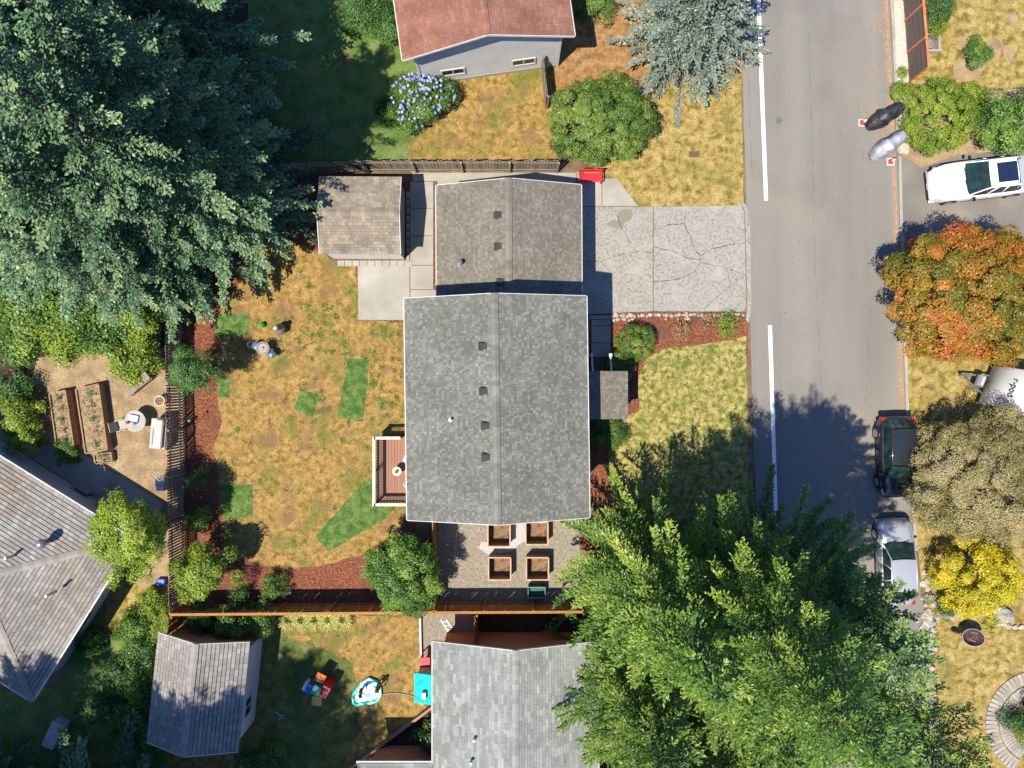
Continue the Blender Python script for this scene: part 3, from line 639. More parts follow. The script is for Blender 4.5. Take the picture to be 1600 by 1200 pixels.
round_table('side_table', 'round cream side table on the deck', at(620, 736.5, 1.0).xy.to_3d() + Vector((0, 0, dzt)), .23, .5, m_cream)
k = MB(); rr = random.Random(3)
for i in range(14):
    a = rr.uniform(0, 2 * PI); k.bar((0, 0, .03), (math.cos(a) * .09, math.sin(a) * .09, .09 + rr.random() * .05), .035, .004, t=rr.random())
k.lathe((0, 0, 0), [(.04, 0), (.05, .06)], 8, t=0)
tag(link('potted_plant', k.mesh('pp'), l_grn, loc=at(620, 736.5, 1.0).xy.to_3d() + Vector((0, 0, dzt + .5))), 'tiny green plant on the round cream deck table', 'plant')
m_lav = mat('pale_blue_fabric', [(.60, .64, .76)], 3)
m_navy = mat('navy_stripe', [(.03, .05, .14)], 3)
def lounge(label, loc, rz, cush=m_lav, stripe=True, leg=m_black):
    t = thing('deck_chair', label, 'chair', loc, rz)
    mb = MB(); mb.box((0, 0, .40), (.55, .55, .09)); part('seat', mb, cush, t, bevel=.02)
    mb = MB(); mb.box((.28, 0, .68), (.09, .55, .55), M=Matrix.Rotation(.25, 3, 'Y')); part('backrest', mb, cush, t, bevel=.02)
    if stripe: mb = MB(); mb.box((-.2, 0, .452), (.05, .56, .008)); part('stripe', mb, m_navy, t)
    for a in (-1, 1):
        for b in (-1, 1): mb = MB(); mb.box((a * .24, b * .24, .18), (.04, .04, .36)); part('leg', mb, leg, t)
    return t
lounge('pale blue cushioned chair half under the eave, upper one on the deck', Vector((at(640, 716, .95).x, at(640, 716, .95).y, dzt)), R_(-25), stripe=False)
lounge('pale blue chair with navy stripes, lower one on the deck', Vector((at(641, 758, .95).x, at(641, 758, .95).y, dzt)), R_(35))

# ------------------------------------------------------------------ planters, stones, small yard things
def planter(label, px, py, s=1.1, hh=.72, grp='square wooden planter boxes on the gravel'):
    t = thing('planter_box', label, 'planter', g(px, py), 0, grp)
    bd = MB(); bd.box((0, 0, 0), (s, .035, .236))
    for k_, (dx, dy, rz) in enumerate(((0, s / 2, 0), (0, -s / 2, 0), (s / 2, 0, PI / 2), (-s / 2, 0, PI / 2))):
        for j in range(3):
            me = bd.mesh('board') if k_ == 0 and j == 0 else bme2[0]
            if k_ == 0 and j == 0: bme2[:] = [me]
            part('board', me, m_cedar_b, t, loc=(dx * .985, dy * .985, .13 + j * .242), rz=rz)
    cp = MB(); q = s / 2 + .02
    for a, b in (((-q, q), (q, q)), ((-q, -q), (q, -q)), ((q, -q + .03), (q, q - .03)), ((-q, -q + .03), (-q, q - .03))): cp.bar((*a, hh + .02), (*b, hh + .02), .055, .03)
    part('cap_rail', cp, mat_cap, t)
    so = MB(); so.box((0, 0, .04), (s - .05, s - .05, .06)); part('soil', so, m_soil, t)
    return t
bme2 = []
mat_cap = mat('pale_timber_cap', [(.42, .30, .20), (.52, .39, .27)], 3, coord='obj')
p1 = planter('square wooden planter with white gravel spilled round it, nearest the house', 780, 832)
mb = MB()
planter('square wooden planter, upper right one of the four on the gravel', 838, 829)
planter('square wooden planter with a loose stick inside, lower left one of the four', 781, 883)
planter('square wooden planter touched by the conifer branches', 839, 883)
def rock_mesh(seed, s=(1, 1, .6), sub=2):
    bm = bmesh.new(); bmesh.ops.create_icosphere(bm, subdivisions=sub, radius=.5)
    for v in bm.verts:
        n_ = mnoise.noise(v.co * 1.9 + Vector((seed * 7.3, seed, 0))); v.co *= 1 + n_ * .5
        v.co.x *= s[0]; v.co.y *= s[1]; v.co.z *= s[2]
    me = bpy.data.meshes.new('rock'); bm.to_mesh(me); bm.free(); return me
rocks = [rock_mesh(i, (1, .8, .6)) for i in range(5)]
t = thing('stone_edging', 'row of pale loose stones edging the bottom of the driveway', 'edging', g(957, 494))
rr = random.Random(5); x = 956.0
while x < 1164:
    r = rr.uniform(.16, .3); yy = 493.5 - (x - 957) * .012 + rr.uniform(-1, 1.5)
    o = part('stone', rocks[rr.randrange(5)], m_stone, t, loc=g(x, yy, .06) - t.location); o.scale = (r, r * rr.uniform(.8, 1.1), r * 1.0); o.rotation_euler = (0, 0, rr.uniform(0, 6))
    if x < 985 or rr.random() < .3:
        o = part('stone', rocks[rr.randrange(5)], m_stone, t, loc=g(x + 3, yy + 6, .04) - t.location); r *= .8; o.scale = (r, r, r); o.rotation_euler = (0, 0, rr.uniform(0, 6))
    x += r * 30 * .95 + .5
# paver row around the shed
t = thing('paver_border', 'row of square concrete pavers below and beside the shed', 'paving', g(580, 412))
pv = MB(); pv.box((0, 0, 0), (.37, .30, .06)); pvm = pv.mesh('paver', bevel=.008); 
for i in range(10): part('paver', pvm, m_conc, t, loc=g(533 + i * 11.7, 411.6, .02) - t.location)
for i in range(9): part('paver', pvm, m_conc, t, loc=g(638.2 - .6, 404 - i * 12.4, .02) - t.location, rz=PI / 2).scale = (.9, .5, 1)
# red lattice bench
t = thing('bench', 'red lattice backed garden bench by the garage corner', 'bench', g(921, 273)); m_red = mat('red_paint', [(.50, .02, .03), (.58, .035, .04)], 3, rough=.45)
for i in range(4): mb = MB(); mb.box((0, -.12 - i * .11, .43), (1.12, .09, .03)); part('seat_slat', mb, m_red, t)
mb = MB()
mb.bar((-.58, 0, .92), (.58, 0, .92), .05); mb.bar((-.58, 0, .5), (.58, 0, .5), .05)
for i in range(9):
    x = -.52 + i * .13
    mb.bar((x - .1, 0, .52), (x + .1, .0, .9), .03); mb.bar((x + .1, .012, .52), (x - .1, .012, .9), .03)
part('backrest', mb, m_red, t)
for x in (-.56, .56):
    for y in (0, -.48): mb = MB(); mb.box((x, y, .45 if y == 0 else .3), (.05, .05, .9 if y == 0 else .6)); part('leg', mb, m_red, t)
    mb = MB(); mb.box((x, -.24, .62), (.06, .55, .03)); part('armrest', mb, m_red, t)
# barrel by shed
t = thing('barrel', 'dark open barrel at the left corner of the shed', 'barrel', g(503, 362))
mb = MB(); mb.lathe((0, 0, 0), [(.2, 0), (.23, .3), (.23, .62), (.2, .62), (.19, .25), (.02, .24)], 18); part('barrel_body', mb, mat('dark_green_plastic', [(.03, .045, .04)], 3, rough=.4), t, smooth=False)
mb = MB(); mb.lathe((0, 0, .6), [(.24, 0), (.245, .03), (.19, .03)], 18); part('rim', mb, m_black, t)
# back-lawn seating
m_lat = mat('pale_mosaic', [(.30, .265, .245), (.40, .355, .33)], 20, coord='obj')
def mesh_disc(mb, r, z, rings=4, spokes=16, c=(0, 0)):
    for q in range(rings):
        rr_ = r * (q + 1) / rings; mb.tube([(c[0] + rr_ * math.cos(a * PI / 10), c[1] + rr_ * math.sin(a * PI / 10), z) for a in range(21)], .018 if q < rings - 1 else .025, 5)
    for s_ in range(spokes): a = 2 * PI * s_ / spokes; mb.bar((c[0], c[1], z), (c[0] + r * math.cos(a), c[1] + r * math.sin(a), z), .018)
t = thing('bistro_table', 'round openwork bistro table on the dry back lawn', 'table', g(418, 545))
mb = MB(); mesh_disc(mb, .32, .7); mb.lathe((0, 0, .69), [(.25, 0), (.25, .012)], 20); part('tabletop', mb, m_lat, t)
for i in range(3): a = i * 2 * PI / 3; mb = MB(); mb.tube([(0, 0, .68), (math.cos(a) * .08, math.sin(a) * .08, .35), (math.cos(a) * .27, math.sin(a) * .27, 0)], .015, 5); part('leg', mb, m_lat, t)
mb = MB(); mb.lathe((0, 0, .705), [(.05, 0), (.05, .1), (.02, .11)], 10); tag(link('candle', mb.mesh('candle'), mat('orange_candle', [(.55, .25, .05)], 2), loc=g(418, 545)), 'small orange candle in the middle of the bistro table', 'candle')
def bistro_chair(label, px, py, rz):
    t = thing('bistro_chair', label, 'chair', g(px, py), rz)
    mb = MB(); mb.lathe((0, 0, .42), [(.19, 0), (.21, .03), (.17, .06)], 14); part('seat_cushion', mb, mat_cush, t, smooth=True)
    mb = MB(); mb.tube([(.2 * math.cos(a), .2 * math.sin(a), .42) for a in [i * PI / 8 for i in range(17)]], .015, 5)
    mb.tube([(-.14, .17, .42), (-.17, .24, .7), (0, .27, .88), (.17, .24, .7), (.14, .17, .42)], .015, 5)
    mesh_disc(mb, .12, 0, 2, 8) if False else None
    for x in (-.1, -.03, .03, .1): mb.bar((x, .18, .44), (x, .26, .82), .012)
    part('backrest', mb, m_lat, t)
    for i in range(4): a = PI / 4 + i * PI / 2; mb = MB(); mb.bar((math.cos(a) * .17, math.sin(a) * .17, .42), (math.cos(a) * .21, math.sin(a) * .21, 0), .018); part('leg', mb, m_lat, t)
mat_cush = mat('blue_satin', [(.02, .04, .12), (.14, .22, .38)], 6, 2, rough=.25, coord='obj')
bistro_chair('bistro chair with blue cushion left of the openwork table', 404, 541, R_(70))
bistro_chair('bistro chair with blue cushion right of the openwork table', 428, 553, R_(-130))
mb = MB(); mb.lathe((0, 0, 0), [(.02, 0), (.12, .03), (.15, .13), (.13, .24), (.05, .30), (.02, .31)], 14)
t = tag(link('garden_ball', mb.mesh('ball', True), mat('green_gloss', [(.01, .30, .03)], 2, rough=.25, coat=.5), loc=g(411, 508)), 'glossy green round float lying on the dry back lawn', 'ball')
t = thing('chiminea', 'grey clay chiminea with dark belly on the dry back lawn', 'chiminea', g(441, 515)); m_clay = mat('grey_clay', [(.16, .12, .11), (.26, .2, .19)], 5, coord='obj', rough=.5)
mb = MB(); mb.lathe((0, 0, .12), [(.12, 0), (.26, .12), (.30, .3), (.22, .5), (.11, .62), (.09, .9), (.12, .93), (.08, .93)], 16); part('body', mb, m_clay, t, smooth=True)
mb = MB(); mb.lathe((0, 0, 1.04), [(.13, 0), (.10, .08), (.02, .1)], 12); part('lid', mb, mat('pale_clay', [(.45, .38, .36)], 3), t, smooth=True)
mb = MB(); [mb.bar((0, 0, .15), (.26 * math.cos(a), .26 * math.sin(a), 0), .03) for a in (.5, 2.6, 4.7)]; part('stand', mb, m_black, t)
# lamp stake in mulch
t = thing('garden_stake', 'thin black garden stake with green glass ball in the red mulch by the slat fence', 'garden light', g(313, 655))
mb = MB(); mb.bar((0, 0, 0), (-.06, -.02, 1.1), .02); part('stake', mb, m_black, t); mb = MB(); mb.lathe((-.06, -.02, 1.06), [(.02, 0), (.07, .06), (.07, .09), (.02, .14)], 10); part('glass_ball', mb, mat('teal_glass', [(.05, .45, .42)], 2, rough=.1), t, smooth=True)
# dark green crate by the bottom fence
t = thing('garden_cart', 'dark green open crate with pale rim by the bottom fence', 'crate', g(838, 921)); m_dg = mat('dark_green_paint', [(.015, .10, .07)], 3, rough=.4)
mb = MB(); mb.box((0, 0, .25), (.85, .5, .03)); part('base', mb, m_dg, t)
for d, s_ in (((0, .26), (.88, .03)), ((0, -.26), (.88, .03)), ((.43, 0), (.03, .49)), ((-.43, 0), (.03, .49))): mb = MB(); mb.box((d[0], d[1], .38), (s_[0], s_[1], .3)); part('side_panel', mb, m_dg, t)
mb = MB(); mb.tube([(-.44, -.27, .54), (.44, -.27, .54), (.44, .27, .54), (-.44, .27, .54), (-.44, -.27, .54)], .02, 6); part('rim', mb, m_lat, t)
for x in (-.3, .3):
    for y in (-.28, .28): mb = MB(); mb.tube([(x, y - .02, .13), (x, y + .02, .13)], .13, 12); part('wheel', mb, m_black, t)

# ------------------------------------------------------------------ left neighbour's yard
def raised_bed(label, quad, h=.5, bowl=None, plants=5, seed=0):
    P = [g(*p) for p in quad]; c = sum(P, Vector()) / 4
    t = thing('raised_bed', label, 'garden bed', c, 0, 'timber raised beds in the tan dirt yard')
    for a, b in zip(P, P[1:] + P[:1]):
        for j in range(2):
            mb = MB(); mb.bar(a - c + Vector((0, 0, h * (.25 + .5 * j))), b - c + Vector((0, 0, h * (.25 + .5 * j))), .06, h * .49); part('board', mb, m_cedar_b, t)
    mb = MB(); mb.prism([tuple((p - c)[:2]) for p in P], 0, h - .09); part('soil', mb, m_bed, t)
    rr = random.Random(seed); cnt = 0
    for i in range(plants):
        u_ = (i + .6) / (plants + .2); mb = MB()
        q = (P[0] * .45 + P[1] * .55) * (1 - u_) + (P[3] * .45 + P[2] * .55) * u_ - c; dead = i % 2
        for j in range(90):
            a = rr.uniform(0, 2 * PI); r = abs(rr.gauss(0, .22)); p = q + Vector((r * math.cos(a), r * math.sin(a), h - .08 + rr.random() * .22))
            s_ = rr.uniform(.03, .07); d = Vector((rr.gauss(0, 1), rr.gauss(0, 1), rr.gauss(0, .5))).normalized(); e = d.cross(Vector((0, 0, 1))).normalized() * .35
            mb.add([p - d * s_, p + e * s_, p + d * s_, p - e * s_], [(0, 1, 2, 3)], rr.random())
        part('plant', mb, l_dry if dead else l_mst, t, stuff=True)
m_bed = mat('bed_soil', [(.20, .135, .075), (.34, .25, .15)], 4, 12, bump=.03, bscale=16, coord='obj', fine=.25)
raised_bed('timber raised bed nearest the round patio table', [(128, 608), (163, 600), (177, 701), (143, 707)], .55, seed=1)
raised_bed('timber raised bed in the middle of the three long ones', [(87, 615), (112, 610), (125, 694), (99, 700)], .55, seed=2)
raised_bed('timber raised bed half in shade beside the yellow green shrub', [(36, 620), (57, 618), (68, 688), (46, 692)], .5, seed=3)
raised_bed('small timber box bed below the longer beds', [(151, 710), (178, 706), (180, 720), (154, 724)], .3, plants=2, seed=4)
# patio table with things on it
m_tglass = mat('frosted_table_top', [(.30, .29, .265), (.37, .36, .33)], 3, rough=.25)
rt_ = round_table('patio_table', 'large round pale patio table with oddments on top, between bed and barbecue', g(222, 657), .55, .72, m_tglass)
mb = MB(); mb.box((0, 0, .06), (.5, .32, .12)); tag(link('storage_tub', mb.mesh('tub', bevel=.03), m_lav, loc=g(221, 652, .72), rz=-.2), 'pale lavender tub on the round patio table', 'tub')
mb = MB(); rr = random.Random(2)
pts = [Vector((rr.uniform(-.2, .2), rr.uniform(-.12, .12), .02 + rr.random() * .05)) for i in range(22)]
mb.tube(pts, .008, 4); tag(link('wire_bundle', mb.mesh('wires'), m_dg, loc=g(223, 660, .72)), 'tangle of green wire on the round patio table', 'wire')
mb = MB(); mb.lathe((0, 0, 0), [(.07, 0), (.08, .2), (.04, .26)], 10); tag(link('flower_pot', mb.mesh('pot'), mat('salmon_pot', [(.45, .26, .2)], 2), loc=g(212, 659, .72)), 'small salmon pot at the left of the patio table', 'pot')
m_beige = mat('beige_sling', [(.38, .32, .25), (.46, .4, .32)], 4)
def sling_chair(label, px, py, rz, tip=0):
    t = thing('patio_chair', label, 'chair', g(px, py), rz)
    mb = MB(); mb.box((0, 0, .4), (.5, .5, .025)); part('seat', mb, m_beige, t)
    mb = MB(); mb.box((.3, 0, .68), (.03, .5, .55), M=Matrix.Rotation(.28, 3, 'Y')); part('backrest', mb, m_beige, t)
    for y in (-.27, .27):
        mb = MB(); mb.tube([(-.25, y, 0), (-.25, y, .6), (.22, y, .62), (.28, y, .42), (.32, y, 0)], .018, 6); part('leg', mb, m_metal, t)
    return t
sling_chair('beige patio chair left of the round patio table', 197, 664, R_(195))
sling_chair('beige patio chair standing in the house shade by the yellow green tree', 176, 772, R_(60))
t = thing('sun_lounger', 'brown sling sun lounger in the dirt yard under the leafy branches', 'sun lounger', g(219, 598), R_(38)); m_brn = mat('brown_sling', [(.22, .17, .13), (.27, .21, .17)], 3)
mb = MB(); mb.box((-.2, 0, .34), (1.1, .55, .03)); part('seat', mb, m_brn, t); mb = MB(); mb.box((.55, 0, .42), (.45, .55, .03), M=Matrix.Rotation(-.35, 3, 'Y')); part('backrest', mb, m_brn, t)
for y in (-.3, .3): mb = MB(); mb.box((0, y, .33), (1.55, .04, .05)); part('side_rail', mb, m_brn, t)
for x in (-.65, .6):
    for y in (-.3, .3): mb = MB(); mb.box((x, y, .15), (.04, .04, .31)); part('leg', mb, m_brn, t)
t = thing('red_chair', 'small red plastic chair half under the leafy branches by the slat fence', 'chair', g(247, 571), R_(60))
mb = MB(); mb.box((0, 0, .3), (.36, .36, .04)); part('seat', mb, m_red, t, bevel=.015); mb = MB(); mb.box((.18, 0, .5), (.04, .36, .4)); part('backrest', mb, m_red, t, bevel=.015)
for x in (-.15, .15):
    for y in (-.15, .15): mb = MB(); mb.box((x, y, .14), (.04, .04, .28)); part('leg', mb, m_red, t)
t = thing('round_planter', 'round pale planter filled with dry soil above the barbecue', 'planter', g(255, 626)); mb = MB(); mb.lathe((0, 0, 0), [(.2, 0), (.25, .35), (.27, .36), (.27, .4), (.23, .4), (.22, .3), (.02, .3)], 20); part('pot', mb, m_cream, t); mb = MB(); mb.lathe((0, 0, .3), [(.22, 0), (.2, .05), (.02, .06)], 14); part('soil', mb, m_soil, t)
t = thing('barbecue', 'big pale grey barbecue with open side shelf against the slat fence', 'barbecue', g(259, 676), R_(-5)); m_bbq = mat('pale_grey_enamel', [(.36, .35, .32), (.43, .42, .39)], 2, rough=.4)
mb = MB(); mb.box((0, 0, .42), (.8, 1.55, .8)); part('cabinet', mb, m_bbq, t, bevel=.03)
mb = MB(); mb.box((.12, 0, .93), (.38, 1.5, .2)); part('hood', mb, m_bbq, t, bevel=.05)
mb = MB(); mb.box((-.2, -.15, .825), (.16, .85, .015)); part('grill_grate', mb, mat('grey_grate', [(.2, .21, .2)], 3), t)
mb = MB(); mb.bar((-.1, -.6, .95), (-.1, .6, .95), .03); part('handle', mb, m_metal, t)
t = thing('plastic_bin', 'white plastic bin against the slat fence above the yellow green tree', 'bin', g(262, 753)); mb = MB(); mb.box((0, 0, .4), (.42, .7, .8)); part('bin_body', mb, m_white, t, bevel=.03); mb = MB(); mb.box((0, .12, .82), (.46, .5, .04)); part('lid', mb, m_bbq, t)
mb = MB(); mb.box((0, 0, .12), (.45, .35, .24)); tag(link('blue_tub', mb.mesh('tub', bevel=.04), mat('blue_plastic', [(.02, .1, .5)], 2, rough=.4), loc=g(254, 908)), 'blue plastic tub by the left fence above the outbuilding', 'tub')
t = thing('clothes_airer', 'pale folding clothes airer over dark clutter above the hip roof', 'clothes airer', g(45, 700), R_(30))
for i in range(7): mb = MB(); mb.tube([(-1 + i * .28, -.5, .9 + .1 * (i % 2)), (-.9 + i * .28, .5, .9)], .014, 5); part('rod', mb, m_lat, t)
for y in (-.5, .5): mb = MB(); mb.tube([(-1.1, y, 0), (-.5, y, .92), (.9, y, .92), (1.2, y, 0)], .018, 5); part('leg', mb, m_lat, t)
for lab, px, py, d, c_, rz in (('purple grey storage box in the house shade', 131, 770, (.7, .4, .35), (.12, .10, .2), -.55), ('white carton with teal print in the house shade', 116, 763, (.45, .4, .3), (.5, .52, .6), .5), ('dark red box in the house shade below the white carton', 124, 778, (.4, .4, .3), (.16, .03, .03), .2), ('long grey shelf board leaning in the house shade', 134, 762, (1.0, .15, .5), (.25, .25, .22), -.55), ('flat white tray in the house shade', 150, 781, (.7, .22, .1), (.42, .44, .44), -.45), ('tan folding table top in the house shade by the tree', 160, 795, (1.1, .6, .7), (.35, .26, .18), .4)):
    mb = MB(); mb.box((0, 0, d[2] / 2), d); tag(link('storage_box', mb.mesh('box', bevel=.02), mat('box_' + str(px), [c_], 2), loc=g(px, py), rz=rz), lab, 'box')
mb = MB(); mb.box((0, 0, .35), (.65, 1.35, .7)); tag(link('storage_bench', mb.mesh('bench', bevel=.03), mat('grey_lid', [(.3, .33, .33), (.4, .43, .42)], 4), loc=g(95, 1140), rz=-.42), 'flat grey rectangular board box lying in the dark lower left corner', 'storage box')
# ------------------------------------------------------------------ play yard
M_ = lambda n, c, r=.4: mat(n, [c], 2, rough=r)
mo, mr2, mt, mb2, mw2, my = M_('toy_orange', (.55, .16, .04)), M_('toy_red', (.5, .015, .03)), M_('toy_teal', (.02, .3, .25)), M_('toy_blue', (.02, .12, .4)), M_('toy_white', (.6, .62, .75)), M_('toy_yellow', (.55, .42, .12))
t = thing('toy_climber', 'plastic toy climber with orange panel, red house and yellow slide on the shaded play lawn', 'play set', g(507, 1066), R_(-28))
mb = MB(); mb.box((-.25, .45, .75), (.5, .7, .05), M=Matrix.Rotation(.45, 3, 'X')); [mb.box((-.25, .3 + i * .18, .74 + i * .06), (.3, .04, .06)) for i in range(3)]; part('climbing_panel', mb, mo, t)
mb = MB(); mb.box((-.15, -.15, .45), (.45, .5, .9)); part('platform', mb, mt, t, bevel=.02)
mb = MB(); mb.box((-.5, -.25, .5), (.25, .5, .8)); part('blue_panel', mb, mb2, t, bevel=.02); mb = MB(); mb.box((-.75, -.35, .4), (.22, .5, .5)); part('white_panel', mb, mw2, t, bevel=.04)
mb = MB(); mb.box((.28, .12, .6), (.42, .6, 1.1)); part('tower', mb, mr2, t, bevel=.02)
mb = MB(); [mb.box((x, y, 1.155), (.1, .16, .02)) for x in (.18, .38) for y in (-.02, .26)]; part('window_opening', mb, m_black, t)
mb = MB(); pts = [Vector((.05 + .05 * i, -.4 - i * .17, .85 - .17 * i + .01 * i * i)) for i in range(5)]
mb.loft([[p + Vector((-.24, -.1, .12)), p + Vector((-.22, -.1, 0)), p + Vector((.22, .1, 0)), p + Vector((.24, .1, .12))] for p in pts]); part('slide', mb, my, t)
m_pool = mat('turquoise_splash', [(.02, .42, .46), (.10, .62, .62), (.75, .85, .82), (.85, .88, .86)], 3.2, 3, rough=.35, lo=.38, hi=.56, distort=1.5)
m_rim = mat('turquoise_rim', [(.03, .45, .48), (.5, .75, .74)], 2, rough=.3, lo=.45, hi=.6)
pp = [(553, 1097), (552, 1086), (558, 1077), (566, 1067), (577, 1060), (588, 1064), (594, 1074), (595, 1084), (590, 1093), (578, 1097), (565, 1098), (557, 1100)]
pc = g(574, 1080); t = thing('splash_pool', 'turquoise and white inflatable splash pool on the dry play lawn', 'paddling pool', pc)
ring = [g(*p) - pc for p in wob(pp, 1.0, 4, 2)]
mb = MB(); mb.tube([p + Vector((0, 0, .1)) for p in ring] + [ring[0] + Vector((0, 0, .1))], .085, 8, caps=False); part('rim', mb, m_rim, t, smooth=True)
mb = MB(); mb.prism([tuple(p[:2]) for p in ring], .02, .07); part('water', mb, m_pool, t)
t = thing('garden_hose', 'pale garden hose curving from the splash pool to the house', 'hose', (0, 0, 0)); COL.objects.unlink(t); bpy.data.objects.remove(t)
mb = MB(); mb.tube([g(x, y, .03) for x, y in ((595, 1085), (610, 1083), (625, 1083), (640, 1086), (655, 1091), (668, 1098), (682, 1106))], .022, 6)
tag(link('garden_hose', mb.mesh('hose', True), m_lat), 'pale garden hose curving from the splash pool to the house', 'hose')
t = thing('playhouse', 'playhouse with turquoise tiled roof and small chimney beside the grey roof', 'playhouse', g(676, 1058)); m_tq = mat('turquoise_tile', [(.01, .40, .36), (.02, .52, .48)], 3, coord='obj', tint=.4)
mb = MB(); P1 = [Vector((-.75, -.75, 1.3)), Vector((-.75, .75, 1.3)), Vector((.15, .75, 1.55)), Vector((.15, -.75, 1.55))]; slab3(mb, [p - Vector((0, 0, .01)) for p in P1], .06); rf = part('roof', mb, m_tq, t)
mb = MB(); shingle_fill(mb, P1, .16, .14, .2, .03); part('tiles', mb, m_tq, rf, stuff=True)
mb = MB(); mb.box((-.25, -.25, 1.55), (.2, .32, .35)); part('chimney', mb, m_cream, t); mb = MB(); mb.box((-.2, 0, .62), (.85, 1.3, 1.3)); part('wall', mb, m_cream, t)
t = thing('toy_slide', 'red plastic slide top beside the turquoise playhouse', 'slide', g(670, 1024)); mb = MB(); mb.box((-.1, -.05, .8), (.5, .5, .05)); part('platform', mb, mr2, t); mb = MB(); [mb.bar((x, y, 0), (x, y, .95), .05) for x in (-.3, .15) for y in (-.28, .2)]; part('frame', mb, mr2, t)
mb = MB(); mb.bar((-.3, 0, .03), (.25, 0, .03), .05); mb.bar((.05, -.18, .03), (.05, .18, .03), .05); tag(link('toy_sword', mb.mesh('sword'), M_('toy_cyan', (.1, .45, .6)), loc=g(439, 1118), rz=-.7), 'small sky blue crossed toy lying on the dark play lawn', 'toy')
mb = MB(); mb.bar((0, 0, .02), (.7, -1.1, .02), .05); mb.bar((.28, .02, .02), (.95, -1.0, .02), .05); [mb.bar((.1 + i * .12, -.1 - i * .2, .02), (.38 + i * .12, -.1 - i * .2, .02), .03) for i in range(5)]; tag(link('ladder', mb.mesh('ladder'), m_metal, loc=g(689, 968)), 'short metal ladder lying by the terracotta wall', 'ladder')

def child(label, feet, face, suit, hair, arm_up=True, bend=0, skin=(.45, .24, .15)):
    t = thing('person', label, 'person', feet, face)
    J = {'pel': (0, 0, .56), 'ch': (bend * .6, 0, .78), 'nk': (bend, 0, .90), 'hd': (bend * 1.15, 0, 1.0), 'tp': (bend * 1.2, 0, 1.07),
         'hl': (0, .07, .53), 'kl': (.05, .08, .29), 'al': (-.02, .08, .05), 'tl': (.1, .08, .03), 'hr': (0, -.07, .53), 'kr': (.03, -.09, .29), 'ar': (-.04, -.09, .05), 'tr': (.08, -.09, .03),
         'sl': (bend * .85, .12, .85), 'el': (bend + .06, .22, .80 if not arm_up else .95), 'wl': (bend + .16, .24, .70 if not arm_up else 1.10), 'ml': (bend + .2, .24, .66 if not arm_up else 1.17),
         'sr': (bend * .85, -.12, .85), 'er': (bend + .03, -.2, .68), 'wr': (bend + .12, -.2, .55), 'mr': (bend + .16, -.19, .5)}
    E = ['pel ch', 'ch nk', 'nk hd', 'hd tp', 'pel hl', 'hl kl', 'kl al', 'al tl', 'pel hr', 'hr kr', 'kr ar', 'ar tr', 'ch sl', 'sl el', 'el wl', 'wl ml', 'ch sr', 'sr er', 'er wr', 'wr mr']
    Rr = dict(pel=.085, ch=.09, nk=.04, hd=.085, tp=.06, hl=.065, hr=.065, kl=.045, kr=.045, al=.03, ar=.03, tl=.025, tr=.025, sl=.045, sr=.045, el=.032, er=.032, wl=.025, wr=.025, ml=.02, mr=.02)
    ks = list(J); me = bpy.data.meshes.new('body'); me.from_pydata([J[k_] for k_ in ks], [(ks.index(e.split()[0]), ks.index(e.split()[1])) for e in E], [])
    o = link('body', me, M_('skin_' + label[:5], skin, .6), t)
    o.modifiers.new('skin', 'SKIN'); 
    for i, k_ in enumerate(ks): me.skin_vertices[0].data[i].radius = (Rr[k_],) * 2; me.skin_vertices[0].data[i].use_root = (k_ == 'pel')
    o.modifiers.new('sub', 'SUBSURF').levels = 1
    mb = MB(); mb.loft([[Vector((bend * (z - .5) * 1.6 + r * math.cos(a) * .8, r * 1.15 * math.sin(a), z)) for a in [i * PI / 6 for i in range(12)]] for z, r in ((.47, .11), (.56, .115), (.7, .1), (.84, .105))], closed=True); part('swimsuit', mb, M_('suit_' + label[:8], suit, .7), t, smooth=True)
    mb = MB(); mb.lathe((bend * 1.15 - .012, 0, .98), [(.09, -.02), (.103, .03), (.095, .08), (.06, .12), (.01, .13)], 12); part('hair', mb, M_('hair_' + label[:6], hair, .7), t, smooth=True)
    for s_ in (-1, 1):                      # fingers
        w = J['ml' if s_ > 0 else 'mr']; mb = MB(); up = 1 if (arm_up and s_ > 0) else -1
        for i in range(4): mb.tube([(w[0], w[1] - .018 + i * .012, w[2]), (w[0] + .012, w[1] - .022 + i * .015, w[2] + up * (.03 + .006 * (i in (1, 2)))), (w[0] + .03, w[1] - .022 + i * .015, w[2] + up * .045)], .006, 5)
        mb.tube([(w[0], w[1] + .02, w[2] - up * .01), (w[0] + .02, w[1] + .04, w[2] + up * .012)], .007, 5); part('hand', mb, o.data.materials[0], t)
    for s_ in (-1, 1): mb = MB(); mb.lathe((J['hd'][0] + .083, s_ * .035, 1.0), [(.006, 0), (.009, .005), (.004, .012)], 6); part('eye', mb, m_black, t)
    mb = MB(); mb.box((J['hd'][0] + .095, 0, .985), (.02, .016, .022)); part('nose', mb, o.data.materials[0], t)
    return t
child('child in dark red swimwear at the left of the splash pool, one arm up', g(567, 1073), R_(-40), (.22, .02, .03), (.04, .02, .01), True, .10)
child('child in teal swimwear standing at the upper right rim of the splash pool', g(594, 1067), R_(-140), (.02, .22, .28), (.12, .07, .03), False, .02)

